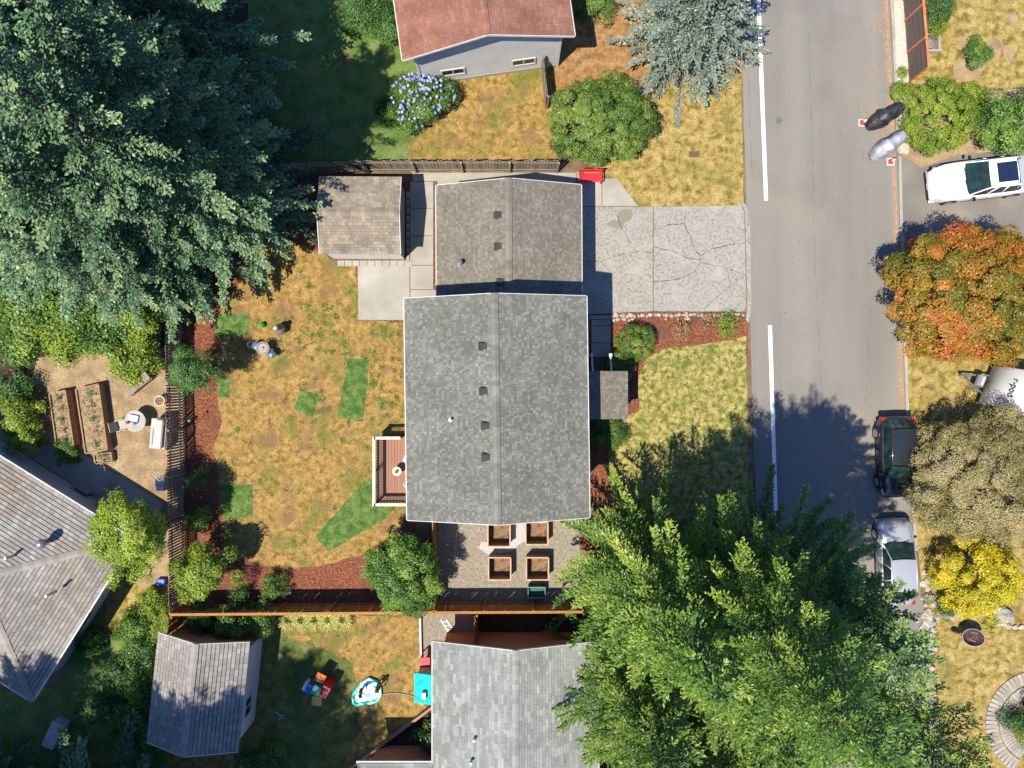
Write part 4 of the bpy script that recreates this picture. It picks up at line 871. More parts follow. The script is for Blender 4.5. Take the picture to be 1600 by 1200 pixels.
# ------------------------------------------------------------------ vehicles
def paint(name, c, metal=0, rough=.3, coat=.8): return mat(name, [c], 2, rough=rough, metal=metal, coat=coat, spec=.5)
p_white = paint('white_car_paint', (.80, .80, .79)); p_silver = paint('silver_car_paint', (.42, .43, .45), .35, .32); p_black = paint('black_car_paint', (.018, .022, .026), 0, .22)
m_cglass = mat('car_glass', [(.008, .018, .017), (.02, .045, .04)], 2.5, 3, rough=.06, spec=.5, coord='obj')
m_tyre = mat('tyre', [(.02, .02, .02)], 3, rough=.8); m_rimm = mat('alloy', [(.38, .38, .4)], 3, rough=.3, metal=.6)
m_hl = mat('headlight_glass', [(.45, .48, .5)], 3, rough=.08); m_tl = mat('tail_light', [(.35, .015, .02)], 3, rough=.15)
m_trimb = mat('black_trim', [(.012, .012, .013)], 3, rough=.45)
def car(label, loc, rz, L, Wd, H, pt, cowl, rf0, rf1, tail, belt=.95, hood=.78, deckz=None, cat='car', bed=None, sunroof=False, rails=False):
    t = thing('parked_car' if not bed else 'pickup_truck', label, cat, loc, rz); hw = Wd / 2; deckz = deckz or belt
    def zb(x):
        if x > cowl: s_ = (x - cowl) / (L / 2 - cowl); return belt + (hood - belt) * s_ ** 1.5 - .16 * max(0, s_ - .85) / .15
        if x < tail: s_ = (tail - x) / (L / 2 + tail + 1e-6); return deckz - .08 * s_ ** 2
        return belt
    def w(x): a = abs(2 * x / L); return hw * (1 - .26 * a ** 9 - .05 * a ** 3)
    xs = [-L / 2, -L / 2 + .02, -L / 2 + .08, -L / 2 + .2, -L * .38] + [L * (-.32 + .64 * i / 10) for i in range(11)] + [L * .38, L / 2 - .22, L / 2 - .1, L / 2 - .03, L / 2]
    rings = []
    for i, x in enumerate(xs):
        a, z = w(x), zb(x); e = .55 if i in (0, len(xs) - 1) else 1
        zz = [.24, .38, .58, z - .12, z - .02, z + .02, z + .035]; ww = [.94, 1, 1, .985, .93, .5, 0]
        if e < 1: zz = [.4, .42, .5, z * .72, z * .76, z * .78, z * .78]
        half = [Vector((x, a * p, q)) for p, q in zip(ww, zz)]
        rings.append(half + [Vector((v.x, -v.y, v.z)) for v in half[-2::-1]])
    mb = MB(); mb.loft(rings, caps=True); mb.prism([(-L / 2 + .1, -hw * .85), (L / 2 - .1, -hw * .85), (L / 2 - .1, hw * .85), (-L / 2 + .1, hw * .85)], .2, .26)
    body = part('body', mb, pt, t, smooth=True)
    wb = hw * .90; wr = hw * .70
    # roof
    n = 6; rg = []
    for x, dzz in ((rf0, -.035), (rf0 - .12, -.005), ((rf0 + rf1) / 2, .02), (rf1 + .12, -.005), (rf1, -.035)):
        rg.append([Vector((x - .05 * (abs(k_ - 3) / 3) ** 2 * (1 if x > (rf0 + rf1) / 2 else -1), wr * (k_ - 3) / 3, H + dzz - .03 * (abs(k_ - 3) / 3) ** 3)) for k_ in range(7)])
    mb = MB(); mb.loft(rg); mb.loft([[v - Vector((0, 0, .04)) for v in r] for r in rg]); part('roof_panel', mb, pt, t, smooth=True)
    def grid(xa, wa, za, xb, wb_, zb_, cv): return [[Vector((xa + cv * (1 - (abs(k_ - 3) / 3) ** 2), wa * (k_ - 3) / 3, za)) for k_ in range(7)], [Vector((xb + cv * .4 * (1 - (abs(k_ - 3) / 3) ** 2), wb_ * (k_ - 3) / 3, zb_)) for k_ in range(7)]]
    mb = MB(); mb.loft(grid(cowl, wb * .92, belt + .015, rf0 + .01, wr * .97, H - .05, .12)); part('windshield', mb, m_cglass, t, smooth=True)
    if not bed or True: mb = MB(); mb.loft(grid(tail, wb * .9, max(deckz, belt) + .01, rf1 - .01, wr * .95, H - .05, -.08)); part('rear_window', mb, m_cglass, t, smooth=True)
    for s_ in (-1, 1):
        mb = MB(); mb.add([(cowl - .1, s_ * wb, belt), (tail + .05, s_ * wb, belt), (rf1, s_ * wr * 1.01, H - .07), (rf0, s_ * wr * 1.01, H - .07)], [(0, 1, 2, 3)]); part('side_window', mb, m_cglass, t)
        mb = MB(); xm = (rf0 + rf1) / 2
        mb.tube([(cowl + .02, s_ * wb * .95, belt + .0), (rf0, s_ * wr, H - .055), (xm, s_ * wr * 1.02, H - .035), (rf1, s_ * wr, H - .055), (tail, s_ * wb * .93, belt)], [.035, .035, .03, .035, .05], 6)
        for f_ in (.33, .68): x = cowl - .1 + (tail + .15 - cowl) * f_; xt = rf0 + (rf1 - rf0) * (f_ - .05); mb.bar((x, s_ * (wb + .005), belt), (xt, s_ * (wr * 1.01 + .005), H - .07), .06, .03)
        part('pillar', mb, pt if s_ else pt, t, smooth=True)
        mb = MB(); mb.box((cowl - .2, s_ * (hw + .09), belt + .06), (.12, .2, .13)); part('side_mirror', mb, pt if pt != p_white else m_trimb, t, bevel=.03)
        mb = MB()
        for f_ in (.02, .4, .8): x = cowl - .25 + (tail - cowl) * f_; mb.box((x, s_ * (hw + .001), .62), (.012, .012, .55))
        mb.box(((cowl + tail) / 2, s_ * (hw + .001), .35), (abs(cowl - tail), .014, .03)); part('door_seam', mb, m_trimb, t)
        mb = MB()
        for f_ in (.36, .74): mb.box((cowl - .25 + (tail - cowl) * f_, s_ * (hw + .012), belt - .18), (.16, .03, .03))
        part('door_handle', mb, pt, t)
        mb = MB(); mb.loft([[Vector((L / 2 - .1 - .0, s_ * hw * .55, hood - .13)), Vector((L / 2 - .06, s_ * hw * .55, hood - .27))], [Vector((L / 2 - .2, s_ * hw * .86, hood - .08)), Vector((L / 2 - .14, s_ * hw * .88, hood - .25))], [Vector((L / 2 - .5, s_ * (hw * .955), hood - .06)), Vector((L / 2 - .42, s_ * (hw * .985), hood - .2))]])
        o = part('headlight', mb, m_hl, t); o.location.z = .035
        mb = MB(); mb.box((-L / 2 + .1, s_ * hw * .78, deckz - .17), (.2, .3, .16)); part('tail_light', mb, m_tl, t, bevel=.03)
        for x in (L * .31, -L * .295):
            wm = MB(); wm.tube([(0, -.11, 0), (0, .11, 0)], .335, 20); wo = part('wheel', wm, m_tyre, t, loc=(x, s_ * (hw - .10), .335))
            rm = MB(); rm.tube([(0, s_ * .10, 0), (0, s_ * .125, 0)], .22, 14); part('rim', rm, m_rimm, wo)
            am = MB(); am.tube([(x + .40 * math.cos(a), s_ * (hw - .012), .335 + .40 * math.sin(a)) for a in [PI * i / 10 for i in range(11)]], .03, 5); part('wheel_arch', am, m_trimb if bed else pt, t)
    mb = MB(); mb.box((L / 2 - .04, 0, .38), (.08, Wd * .72, .12)); mb.box((L / 2 - .07, 0, .6), (.06, Wd * .45, .12)); part('grille', mb, m_trimb, t)
    mb = MB(); mb.bar((cowl + .14, -wb * .7, belt + .045), (cowl + .02, wb * .1, belt + .10), .02); mb.bar((cowl + .14, wb * .05, belt + .045), (cowl + .04, wb * .75, belt + .09), .02); part('wiper', mb, m_trimb, t)
    mb = MB(); mb.box((L / 2 + .005, 0, .45), (.015, .32, .15)); part('number_plate', mb, m_white, t)
    mb = MB()
    for s_ in (-1, 1): q = [Vector((x, s_ * w(x) * .80 * (1 - .1 * max(0, (x - cowl))), zb(x) + .024)) for x in (cowl + .05, cowl + .3, cowl + .6, L / 2 - .35)]; mb.tube(q, .008, 4)
    part('bonnet_seam', mb, m_trimb, t)
    if sunroof: mb = MB(); mb.box((rf0 - .85, 0, H + .018), (1.0, wr * 1.45, .03)); part('sunroof', mb, m_navyg, t, bevel=.02); mb = MB(); mb.box((rf0 - .85, 0, H + .036), (.02, wr * 1.45, .008)); part('sunroof_seam', mb, m_trimb, t)
    if bed:
        mb = MB(); mb.box(((tail - L / 2) / 2 - .02, 0, belt + .06), (abs(tail + L / 2) - .12, Wd * .80, .06)); part('bed_cover', mb, m_bedc, t, bevel=.02)
        mb = MB(); mb.box((tail - .02, 0, belt + .12), (.12, Wd * .88, .22)); part('cab_bar', mb, m_trimb, t)
    if rails or not bed:
        mb = MB(); mb.lathe((rf1 + .25, 0, H), [(.05, 0), (.03, .03), (.01, .07)], 8); part('antenna_fin', mb, pt, t)
    return t
m_navyg = mat('sunroof_glass', [(.012, .022, .045)], 2, rough=.08, spec=.8); m_bedc = mat('grey_bed_cover', [(.30, .34, .38)], 2, rough=.5)
car('white double cab pickup with dark sunroof parked on the side driveway', g(1521, 286) , R_(180 + 6.5), 5.35, 1.93, 1.78, p_white, 1.05, .30, -1.15, -1.35, belt=1.12, hood=1.02, cat='pickup truck', bed=True, sunroof=True)
car('black hatchback parked at the kerb half under the bronze tree', g(1390, 712), R_(-88.5), 4.15, 1.76, 1.5, p_black, 1.0, .35, -1.5, -1.85, belt=.96, hood=.86, deckz=1.0)
car('silver hatchback parked at the kerb below the black car, conifer over its tail', g(1389, 872), R_(91.5), 4.35, 1.78, 1.48, p_silver, .98, .28, -1.35, -1.8, belt=.94, hood=.84, deckz=.96)
# covered motorcycles
def moto(label, px, py, rz, m, seed):
    t = thing('covered_motorcycle', label, 'motorcycle', g(px, py), rz); mb = MB(); rings = []; rr = random.Random(seed)
    prof = [(-1.05, .06, .35, .30), (-1.0, .18, .62, .2), (-.8, .25, .86, .15), (-.5, .28, .95, .14), (-.2, .27, .90, .14), (.05, .33, .98, .14), (.22, .36, 1.12, .15), (.32, .35, 1.14, .15), (.5, .30, 1.02, .14), (.75, .25, .80, .15), (1.0, .17, .58, .2), (1.1, .05, .35, .3)]
    for x, w_, zt, z0 in prof:
        r = []
        for k_ in range(17):
            a = PI * k_ / 16; fold = 1 + .10 * math.sin(k_ * 2.7 + x * 5 + seed) * (0 if k_ in (0, 16) else 1) + rr.uniform(-.03, .03)
            r.append(Vector((x + rr.uniform(-.015, .015), math.copysign(abs(math.cos(a)) ** .75, math.cos(a)) * w_ * fold * 1.28, z0 + (zt - z0) * math.sin(a) ** (.85) * (.97 + .03 * fold))))
        rings.append(r)
    mb.loft(rings, caps=False); part('cover', mb, m, t, smooth=True)
    for x in (-.72, .78): wm = MB(); wm.tube([(x, -.06, .24), (x, .06, .24)], .24, 16); part('wheel', wm, m_tyre, t)
    return t
m_cov1 = mat('black_nylon', [(.018, .02, .024), (.05, .055, .06)], 5, 4, rough=.35, coord='obj', bump=.08, bscale=4); m_cov2 = mat('silver_nylon', [(.24, .23, .27), (.46, .46, .50)], 2.5, 4, rough=.4, coord='obj', bump=.08, bscale=4)
moto('motorcycle under a black cover beside the kerb', 1377, 186, R_(180 + 30), m_cov1, 1)
moto('motorcycle under a silver grey cover beside the kerb', 1382, 231, R_(180 + 36), m_cov2, 2)
m_cw = mat('cone_white', [(.75, .73, .7)], 2); m_cr = mat('cone_red', [(.6, .06, .04)], 2)
for lab, px, py in (('red and white traffic cone at the nose of the black covered motorcycle', 1347, 192), ('red and white traffic cone below the silver covered motorcycle', 1391, 253)):
    t = thing('traffic_cone', lab, 'traffic cone', g(px, py)); mb = MB(); mb.box((0, 0, .02), (.36, .36, .04)); part('base', mb, m_cw, t); mb = MB(); mb.box((0, 0, .045), (.27, .27, .015)); part('base_pad', mb, m_cr, t)
    mb = MB(); mb.lathe((0, 0, .05), [(.12, 0), (.085, .25)], 12); part('cone', mb, m_cr, t); mb = MB(); mb.lathe((0, 0, .301), [(.084, 0), (.05, .25)], 12); part('band', mb, m_cw, t); mb = MB(); mb.lathe((0, 0, .552), [(.05, 0), (.03, .12)], 12); part('tip', mb, m_cr, t)
# caravan
t = thing('caravan', 'white rounded teardrop caravan at the right edge with gas box on its drawbar', 'caravan', g(1573, 618), R_(-22)); al = m_cara = mat('caravan_white', [(.52, .52, .49), (.57, .57, .55)], 1, rough=.35, coord='obj', coat=.3)
rings = []
for y in (-1.05, -.98, 0, .98, 1.05):
    k_ = .97 if abs(y) > 1 else 1; r = []
    for i in range(20):
        s_ = i / 19; x = -1.55 + 5.4 * s_; z = .5 + 1.95 * (1 - (1 - min(1, s_ * 2.6)) ** 2.6) ** .6 if s_ < .385 else 2.45 - .35 * max(0, s_ - .6) ** 2 * 4
        r.append(Vector((x * k_, y, z * k_)))
    rings.append([Vector((-1.5, y, .45))] + r + [Vector((3.85, y, .45))])
mb = MB(); mb.loft(rings, closed=True, caps=True); sh = part('shell', mb, m_cara, t)
for p in sh.data.polygons: p.use_smooth = True
mb = MB(); mb.box((1, -1.08, 1.1), (5, .03, .12)); mb.box((1, -1.08, .62), (5, .03, .1)); part('side_stripe', mb, m_vent, t)
mb = MB(); mb.box((.5, -1.09, 1.6), (.9, .03, .5)); part('side_window', mb, m_glass, t)
mb = MB(); mb.bar((-1.5, -.5, .45), (-2.9, 0, .45), .08); mb.bar((-1.5, .5, .45), (-2.9, 0, .45), .08); mb.tube([(-2.75, 0, .1), (-2.75, 0, .8)], .03, 8); part('drawbar', mb, m_metal, t)
mb = MB(); mb.tube([(-2.0, -.28, .72), (-2.0, .28, .72)], .22, 14); part('gas_box', mb, mat('grey_gas_box', [(.22, .23, .26)], 3, rough=.3), t); mb = MB(); mb.box((-2.0, 0, .945), (.1, .42, .02)); part('label_plate', mb, m_white, t)
for s_ in (-1, 1): wm = MB(); wm.tube([(1.2, s_ * .95, .34), (1.2, s_ * 1.12, .34)], .34, 18); part('wheel', wm, m_tyre, t)
cu = bpy.data.curves.new('lettering', 'FONT'); cu.body = 'r-pod'; cu.size = .42; cu.extrude = .004; cu.align_x = 'CENTER'; cu.align_y = 'CENTER'
dg = None
tmp = bpy.data.objects.new('tmp', cu); COL.objects.link(tmp); lm = bpy.data.meshes.new_from_object(tmp); bpy.data.objects.remove(tmp); lm.materials.clear()
to = link('lettering', lm, m_vent, t)
def shz(x): s_ = (x + 1.55) / 5.4; return .5 + 1.95 * (1 - (1 - min(1, s_ * 2.6)) ** 2.6) ** .6
tx = -1.0; sl = math.atan((shz(tx + .15) - shz(tx - .15)) / .3)
to.location = (tx - .07 * math.sin(sl), 0, (shz(tx + .15) + shz(tx - .15)) / 2 + .07 * math.cos(sl))
to.rotation_euler = (Matrix.Rotation(-sl, 3, 'Y') @ Matrix.Rotation(-PI / 2, 3, 'Z')).to_euler()

# ------------------------------------------------------------------ right garden things
t = thing('wheelbarrow', 'dark wheelbarrow parked on the dry lawn beside the grey boulder', 'wheelbarrow', g(1508, 989), R_(-14))
mb = MB(); n = 14
mb.loft([[Vector((r * 1.35 * math.cos(a) * (1.08 if math.cos(a) < 0 else 1), r * math.sin(a), z)) for a in [2 * PI * i / n for i in range(n)]] for r, z in ((.44, .68), (.42, .64), (.30, .42), (.05, .40))], closed=True, caps=False); part('tray', mb, mat('barrow_dark', [(.05, .028, .03), (.09, .055, .055)], 4, rough=.5), t)
mb = MB(); mb.tube([(.44 * 1.35 * math.cos(a), .44 * math.sin(a), .685) for a in [2 * PI * i / 16 for i in range(17)]], .018, 5); part('tray_rim', mb, m_lat, t)
for s_ in (-1, 1): mb = MB(); mb.tube([(-.55, s_ * .05, .25), (.1, s_ * .2, .42), (1.15, s_ * .3, .62)], .02, 6); part('handle', mb, m_cedar_b, t); mb = MB(); mb.bar((.35, s_ * .22, .45), (.4, s_ * .22, 0), .03); part('leg', mb, m_metal, t)
mb = MB(); mb.tube([(-.62, -.05, .2), (-.62, .05, .2)], .2, 16); part('wheel', mb, m_tyre, t)
o = link('boulder', rock_mesh(11, (1.3, .9, .7), 3), m_stone, loc=g(1488, 957, .1), rz=.3); o.scale = (.75,) * 3; tag(o, 'large grey boulder under the golden shrub', 'boulder')
for i, (x, y, s_) in enumerate(((1590, 960, .9), (1580, 952, .45))): o = link('boulder', rock_mesh(20 + i, (1.1, 1, .7), 2), m_stone, loc=g(x - 25, y, .1)); o.scale = (s_,) * 3; tag(o, ('grey boulder at the right edge below the golden shrub', 'small grey boulder touching the larger one at the right edge')[i], 'boulder')
t = thing('curved_brick_path', 'curved pale brick path round the dark bush in the lower right corner', 'path', g(1595, 1110)); bmq = MB(); bmq.box((0, 0, 0), (.62, .19, .07)); bme = bmq.mesh('brick')
cx, cy = 1622, 1130
for i in range(30):
    a = R_(92 + i * 5.1)
    for j, r in enumerate((52, 73)): part('brick', bme, m_brick, t, loc=g(cx + r * math.cos(a), cy - r * math.sin(a), .02) - t.location, rz=a)
# ring border of stones
t = thing('stone_ring', 'curved stone border at the right edge near the boulders', 'edging', g(1590, 955))
for i in range(11): a = R_(190 + i * 15); o = part('stone', rocks[i % 5], m_stone, t, loc=g(1588 + 38 * math.cos(a), 948 - 32 * math.sin(a), .06) - t.location); o.scale = (.34, .3, .26)
# rock garden near the silver car
t = thing('rock_garden', 'patch of pale rocks between the parked silver car and the garden lawn', 'rocks', g(1452, 985)); rr = random.Random(8)
for i in range(70): r = rr.uniform(.2, .42); o = part('stone', rocks[i % 5], m_stone, t, loc=g(1450 + rr.gauss(0, 9), 980 + rr.gauss(0, 32), .04) - t.location, rz=rr.uniform(0, 6)); o.scale = (r, r, r * .9)
t = thing('fire_pit', 'square stone box with an oval dark basin on the lawn by the plank fence', 'fire pit', g(1450, 70)); mb = MB(); [mb.box((a * .42, b * .42, .15), (.1 if a else .94, .1 if b else .74, .3)) for a, b in ((1, 0), (-1, 0), (0, 1), (0, -1))]; part('surround', mb, m_conc, t); mb = MB(); mb.lathe((0, 0, .05), [(.34, 0), (.36, .14), (.3, .15), (.25, .05), (.02, .03)], 20, sy=.75); part('basin', mb, m_clay, t)

# ------------------------------------------------------------------ vegetation (leaf clouds with numpy)
rng = np.random.default_rng(11)
def quads(name, P, T, B, tint):
    """P centres (N,3); T,B half vectors -> diamond leaves"""
    N = len(P); V = np.stack([P - T, P + B, P + T, P - B], 1).reshape(-1, 3).astype(np.float32)
    me = bpy.data.meshes.new(name); me.vertices.add(4 * N); me.vertices.foreach_set('co', V.ravel())
    me.loops.add(4 * N); me.loops.foreach_set('vertex_index', np.arange(4 * N, dtype=np.int32))
    me.polygons.add(N); me.polygons.foreach_set('loop_start', np.arange(0, 4 * N, 4, dtype=np.int32)); me.polygons.foreach_set('loop_total', np.full(N, 4, np.int32))
    a = me.attributes.new('tint', 'FLOAT', 'FACE'); a.data.foreach_set('value', np.clip(tint, 0, 1).astype(np.float32))
    me.update(calc_edges=True); return me
def unit(a): return a / (np.linalg.norm(a, axis=-1, keepdims=True) + 1e-9)
def broad_mesh(name, rx, ry, rz, nleaf, leaf=.1, nclump=70, cr=.3, seed=0, dome=False, tight=.18, up=.5, zmin=-.5, lump=.26):
    r = np.random.default_rng(seed)
    D = unit(r.normal(size=(nclump * 4, 3))); D = D[D[:, 2] > zmin][:nclump]
    f = 1 + lump * (np.sin(D[:, 0] * 5 + seed) * np.cos(D[:, 1] * 4 + seed * 2) + .6 * np.sin(D[:, 2] * 7 + D[:, 0] * 3))
    rad = np.where(r.random(len(D)) < .72, r.uniform(.78, .93, len(D)), r.uniform(.3, .75, len(D))) * f
    C = D * rad[:, None]; ct = r.normal(.5, .13, len(D)) + .13 * np.sin(C[:, 0] * 3 + C[:, 1] * 4 + seed)
    ci = r.integers(0, len(D), nleaf); L = unit(r.normal(size=(nleaf, 3))); L[:, 2] = np.abs(L[:, 2]) * .9 - .15
    crr = cr * r.uniform(.75, 1.25, len(D))
    off = L * (crr[ci] * np.abs(r.normal(1, tight, nleaf)).clip(.1, 1.5))[:, None]
    P = (C[ci] + off) * np.array([rx, ry, rz])
    Nn = unit(L * .8 + D[ci] * .4 + np.array([0, 0, up]) + r.normal(size=(nleaf, 3)) * .45)
    T = unit(np.cross(Nn, unit(r.normal(size=(nleaf, 3))))); B = np.cross(Nn, T); s_ = leaf * r.uniform(.6, 1.25, nleaf)
    tint = ct[ci] + r.normal(0, .13, nleaf)
    return quads(name, P, T * s_[:, None] * .5, B * s_[:, None] * .33, tint)
def limbs(mb, base, top, r0, n=9, reach=1.5, seed=0, rz=1):
    rr = random.Random(seed); mb.tube([base, base.lerp(top, .5) + Vector((rr.uniform(-.1, .1), rr.uniform(-.1, .1), 0)), top], [r0, r0 * .7, r0 * .35], 8)
    for i in range(n):
        s_ = .35 + .6 * i / n; p = base.lerp(top, s_); a = i * 2.4 + rr.random(); q = p + Vector((math.cos(a) * reach, math.sin(a) * reach, rr.uniform(.2, .7) * rz)); m_ = p.lerp(q, .5) + Vector((0, 0, .15)); mb.tube([p, m_, q], [r0 * .4, r0 * .22, r0 * .08], 5)
def tree(name, label, cat, px, py, hc, rx, ry, rz, mat_, nleaf, leaf=.1, seed=0, group=None, ground=True, trunk=True, **k):
    """hc: height of the crown's centre above the ground"""
    p = g(px, py); t = thing(name, label, cat, p, 0, group)
    me = broad_mesh('crown', rx, ry, rz, nleaf, leaf, seed=seed, **k); part('crown', me, mat_, t, loc=(0, 0, hc))
    mb = MB(); limbs(mb, Vector((0, 0, -.05)), Vector((0, 0, hc + rz * .3)), max(.04, .05 * hc * .8), 9, rx * .6, seed, rz * .5); part('trunk', mb, m_bark, t, smooth=True)
    return t
def shrub(label, px, py, rx, mat_, nleaf=3500, leaf=.07, h=None, seed=0, name='shrub', ry=None, cat='shrub', **k):
    h = h or rx * .9; k.setdefault('nclump', 30); k.setdefault('cr', .34)
    return tree(name, label, cat, px, py, h * .5, rx, ry or rx, h * .6, mat_, nleaf, leaf, seed, **k)
tree('laurel_shrub', 'very large round green laurel at the end of the grey board fence', 'shrub', 932, 206, 1.5, 2.78, 2.35, 1.3, l_lau2, 52000, .10, 3, nclump=260, cr=.10, up=.4, lump=.08)
tree('maple_tree', 'big orange and gold maple right of the road', 'tree', 1450, 475, 3.3, 3.75, 3.3, 2.2, l_maple, 95000, .115, 5, nclump=300, cr=.115, lump=.12, up=.6)
tree('bronze_tree', 'big bronze brown leaved tree overhanging the black car', 'tree', 1485, 738, 2.4, 3.4, 3.35, 1.8, l_plum, 95000, .085, 9, nclump=280, cr=.115, lump=.16, up=.5)
tree('golden_shrub', 'bright golden yellow shrub below the bronze tree', 'shrub', 1500, 893, 1.4, 2.1, 2.0, 1.3, l_yel, 26000, .10, 12, nclump=110, cr=.16)
shrub('broad lime green bush beside the covered motorcycles', 1450, 194, 1.95, l_yg, 30000, .07, 1.9, 21, ry=2.05, nclump=220, cr=.10, lump=.05)
shrub('small lime bush at the foot of the plank fence', 1402, 150, .55, l_yg, 3500, .06, .8, 22)
shrub('lime bush between the broad bush and the dark green one', 1510, 158, .75, l_yg, 5000, .07, 1.0, 23)
tree('dark_green_bush', 'tall dark green bush above the white pickup', 'shrub', 1550, 212, 1.6, 1.7, 1.5, 1.5, l_grn, 16000, .10, 24, nclump=70, cr=.24)
shrub('round green bush on the bare patch of the upper right lawn', 1520, 91, .68, l_grn, 5000, .07, .9, 25)
shrub('dark green bush at the top edge behind the plank fence', 1455, 24, .75, l_mst, 5000, .07, 1.1, 26)
shrub('lime bush just above the square fire pit', 1456, 47, .55, l_yg, 3500, .06, .9, 27)
shrub('tiny weed clump in the gravel strip', 1407, 115, .3, l_yg, 900, .05, .3, 28)
tree('round_tree', 'round dark green small tree at the left end of the red mulch', 'tree', 334, 582, 2.5, 1.18, 1.12, .95, l_mst, 15000, .075, 30, nclump=60, cr=.26)
tree('yellow_green_tree', 'leafy yellow green tree between the hip roof and the slat fence', 'tree', 270, 814, 4.0, 1.6, 1.85, 1.4, l_yg, 26000, .10, 31, nclump=100, cr=.19)
tree('flowering_currant', 'lime green leafy shrub in the lower left corner of the back yard', 'shrub', 344, 874, 2.2, 1.3, 1.3, 1.05, l_yg, 11000, .12, 32, nclump=45, cr=.26)
tree('dogwood_tree', 'green dogwood reaching over the orange fence at the bottom', 'tree', 643, 880, 2.6, 1.75, 1.85, 1.25, l_grn, 32000, .10, 37, nclump=140, cr=.17)
shrub('round green bush, lower one by the slat fence', 318, 806, .6, l_grn, 4500, .06, 1.1, 34)
shrub('grey green loose bush, upper one by the slat fence', 317, 746, .55, l_mst, 2500, .06, 1.0, 35, tight=.6)
shrub('round green bush in the red mulch by the bottom fence', 436, 914, .62, l_grn, 4200, .07, .9, 36)
shrub('small pale bush beside the dark red one', 378, 900, .42, l_yg, 1800, .06, .7, 37)
shrub('loose pale shrub at the bottom fence', 381, 924, .5, l_mst, 1300, .07, .9, 38, tight=.7)
shrub('dark red barberry in the red mulch', 395, 896, .42, l_pink, 1500, .05, .6, 39, tight=.6)
shrub('clipped dome bush in the red mulch beside the porch walk', 990, 536, 1.08, l_lau, 17000, .05, 1.25, 40, ry=.98, nclump=130, cr=.13, lump=.02, name='clipped_bush')
shrub('clipped dome bush half shaded by the porch roof', 968, 572, .82, l_lau, 10000, .05, 1.0, 41, ry=.85, nclump=90, cr=.14, lump=.02, name='clipped_bush')
shrub('dark green bush below the porch roof', 948, 672, .85, l_grn, 7000, .07, 1.1, 42)
shrub('small green bush by the wall of the large house', 930, 660, .6, l_mst, 3000, .07, .9, 43)
shrub('sparse brown twiggy bush in the front mulch', 1064, 517, .5, l_dry, 900, .06, .6, 44, tight=.9)
shrub('sparse brown bush near the verge end of the driveway', 1106, 505, .45, l_dry, 900, .06, .5, 45, tight=.9)
shrub('yellow green thin bush at the verge end of the driveway', 1132, 508, .6, l_yg, 1500, .07, .6, 46, tight=.9)
shrub('green bush at the top edge beside the brown lawn', 930, 12, .95, l_grn, 6000, .09, 1.2, 47)
shrub('dark shaded bush at the top edge, left of the red roof', 575, 30, 1.2, l_mst, 8000, .09, 1.5, 48)
shrub('dark shaded bush near the red roof gutter', 618, 52, .9, l_mst, 5000, .09, 1.3, 49)
shrub('dark green low bush left of the hydrangea', 612, 178, .75, l_mst, 5000, .08, .7, 50)
shrub('bush with blue green leaves behind the orange corner fence', 330, 962, .8, l_mst, 5000, .09, 1.3, 51)
shrub('leafy bush behind the outbuilding, nearest the orange fence', 372, 962, .95, l_grn, 6500, .10, 1.5, 52)
shrub('leafy bush above the right end of the outbuilding roof', 412, 960, .8, l_grn, 5000, .09, 1.3, 53)
shrub('lime green bush left of the outbuilding by the slat fence', 248, 935, .6, l_yg, 3500, .08, 1.0, 54)
shrub('lime green bush left of the outbuilding roof corner', 262, 965, .65, l_yg, 3500, .08, 1.0, 55, ry=.9)
shrub('grey green bush beside the big boulder', 1468, 940, .75, l_mst, 4000, .06, .9, 56)
shrub('dark round bush inside the curved brick path', 1600, 1115, 1.1, l_mst, 8000, .08, 1.2, 57)
shrub('bush in shade against the wing wall of the grey roofed house', 676, 1140, .9, l_mst, 3500, .10, 1.3, 58, ry=.6)
shrub('yellow green shrub at the left edge by the raised bed', 45, 645, 1.0, l_yg, 6500, .11, 1.5, 59)
shrub('yellow green shrub at the left edge below the other', 55, 682, .8, l_yg, 5000, .11, 1.2, 60)
shrub('small green plant in the house shade between the beds and the eave', 112, 706, .6, l_grn, 2200, .09, .7, 61)
shrub('dark green thin shrub at the left edge above the beds', 40, 610, 1.0, l_mst, 4000, .1, 1.2, 62)
for i, (x, y, r) in enumerate(((215, 975, .9), (225, 1020, 1.0), (232, 1075, 1.0), (190, 1050, .8), (205, 1125, 1.0), (238, 1150, .9), (150, 1000, .6), (160, 1100, .9), (430, 1190, .9), (400, 1185, .8))):
    shrub(['dark ivy bush against the lower left outbuilding, top one', 'dark ivy bush halfway along the outbuilding', 'dark ivy bush by the outbuilding below its middle', 'low dark bush left of the ivy row', 'dark bush near the outbuilding lower corner', 'dark bush tucked at the outbuilding bottom left corner', 'thin low bush in the shaded grass by the hip roof', 'low dark bush right of the grey storage box', 'shaded green bush at the bottom edge right of the outbuilding', 'shaded green bush just below the outbuilding right corner'][i], x, y, r, l_mst if i % 2 else l_grn, 4200, .10, .8, 70 + i)
# leafy understorey trees over the dirt yard
for i, (x, y, hc, r) in enumerate(((150, 525, 2.6, 1.7), (205, 520, 2.4, 1.6), (115, 490, 3.0, 1.7), (235, 560, 2.0, 1.2), (175, 480, 3.4, 1.8), (85, 540, 2.2, 1.2), (262, 500, 2.6, 1.3))):
    tree('maple_sapling', ['leafy light green sapling above the middle raised bed', 'leafy light green sapling above the sun lounger', 'leafy light green sapling toward the left edge', 'leafy sapling beside the small red chair', 'leafy sapling just below the conifers', 'thin leafy sapling above the shaded raised bed', 'leafy sapling against the slat fence under the conifers'][i], 'tree', x, y, hc, r, r, r * .6, l_grn if i % 3 else l_yg, 7500, .13, 90 + i, nclump=40, cr=.26, tight=.5)
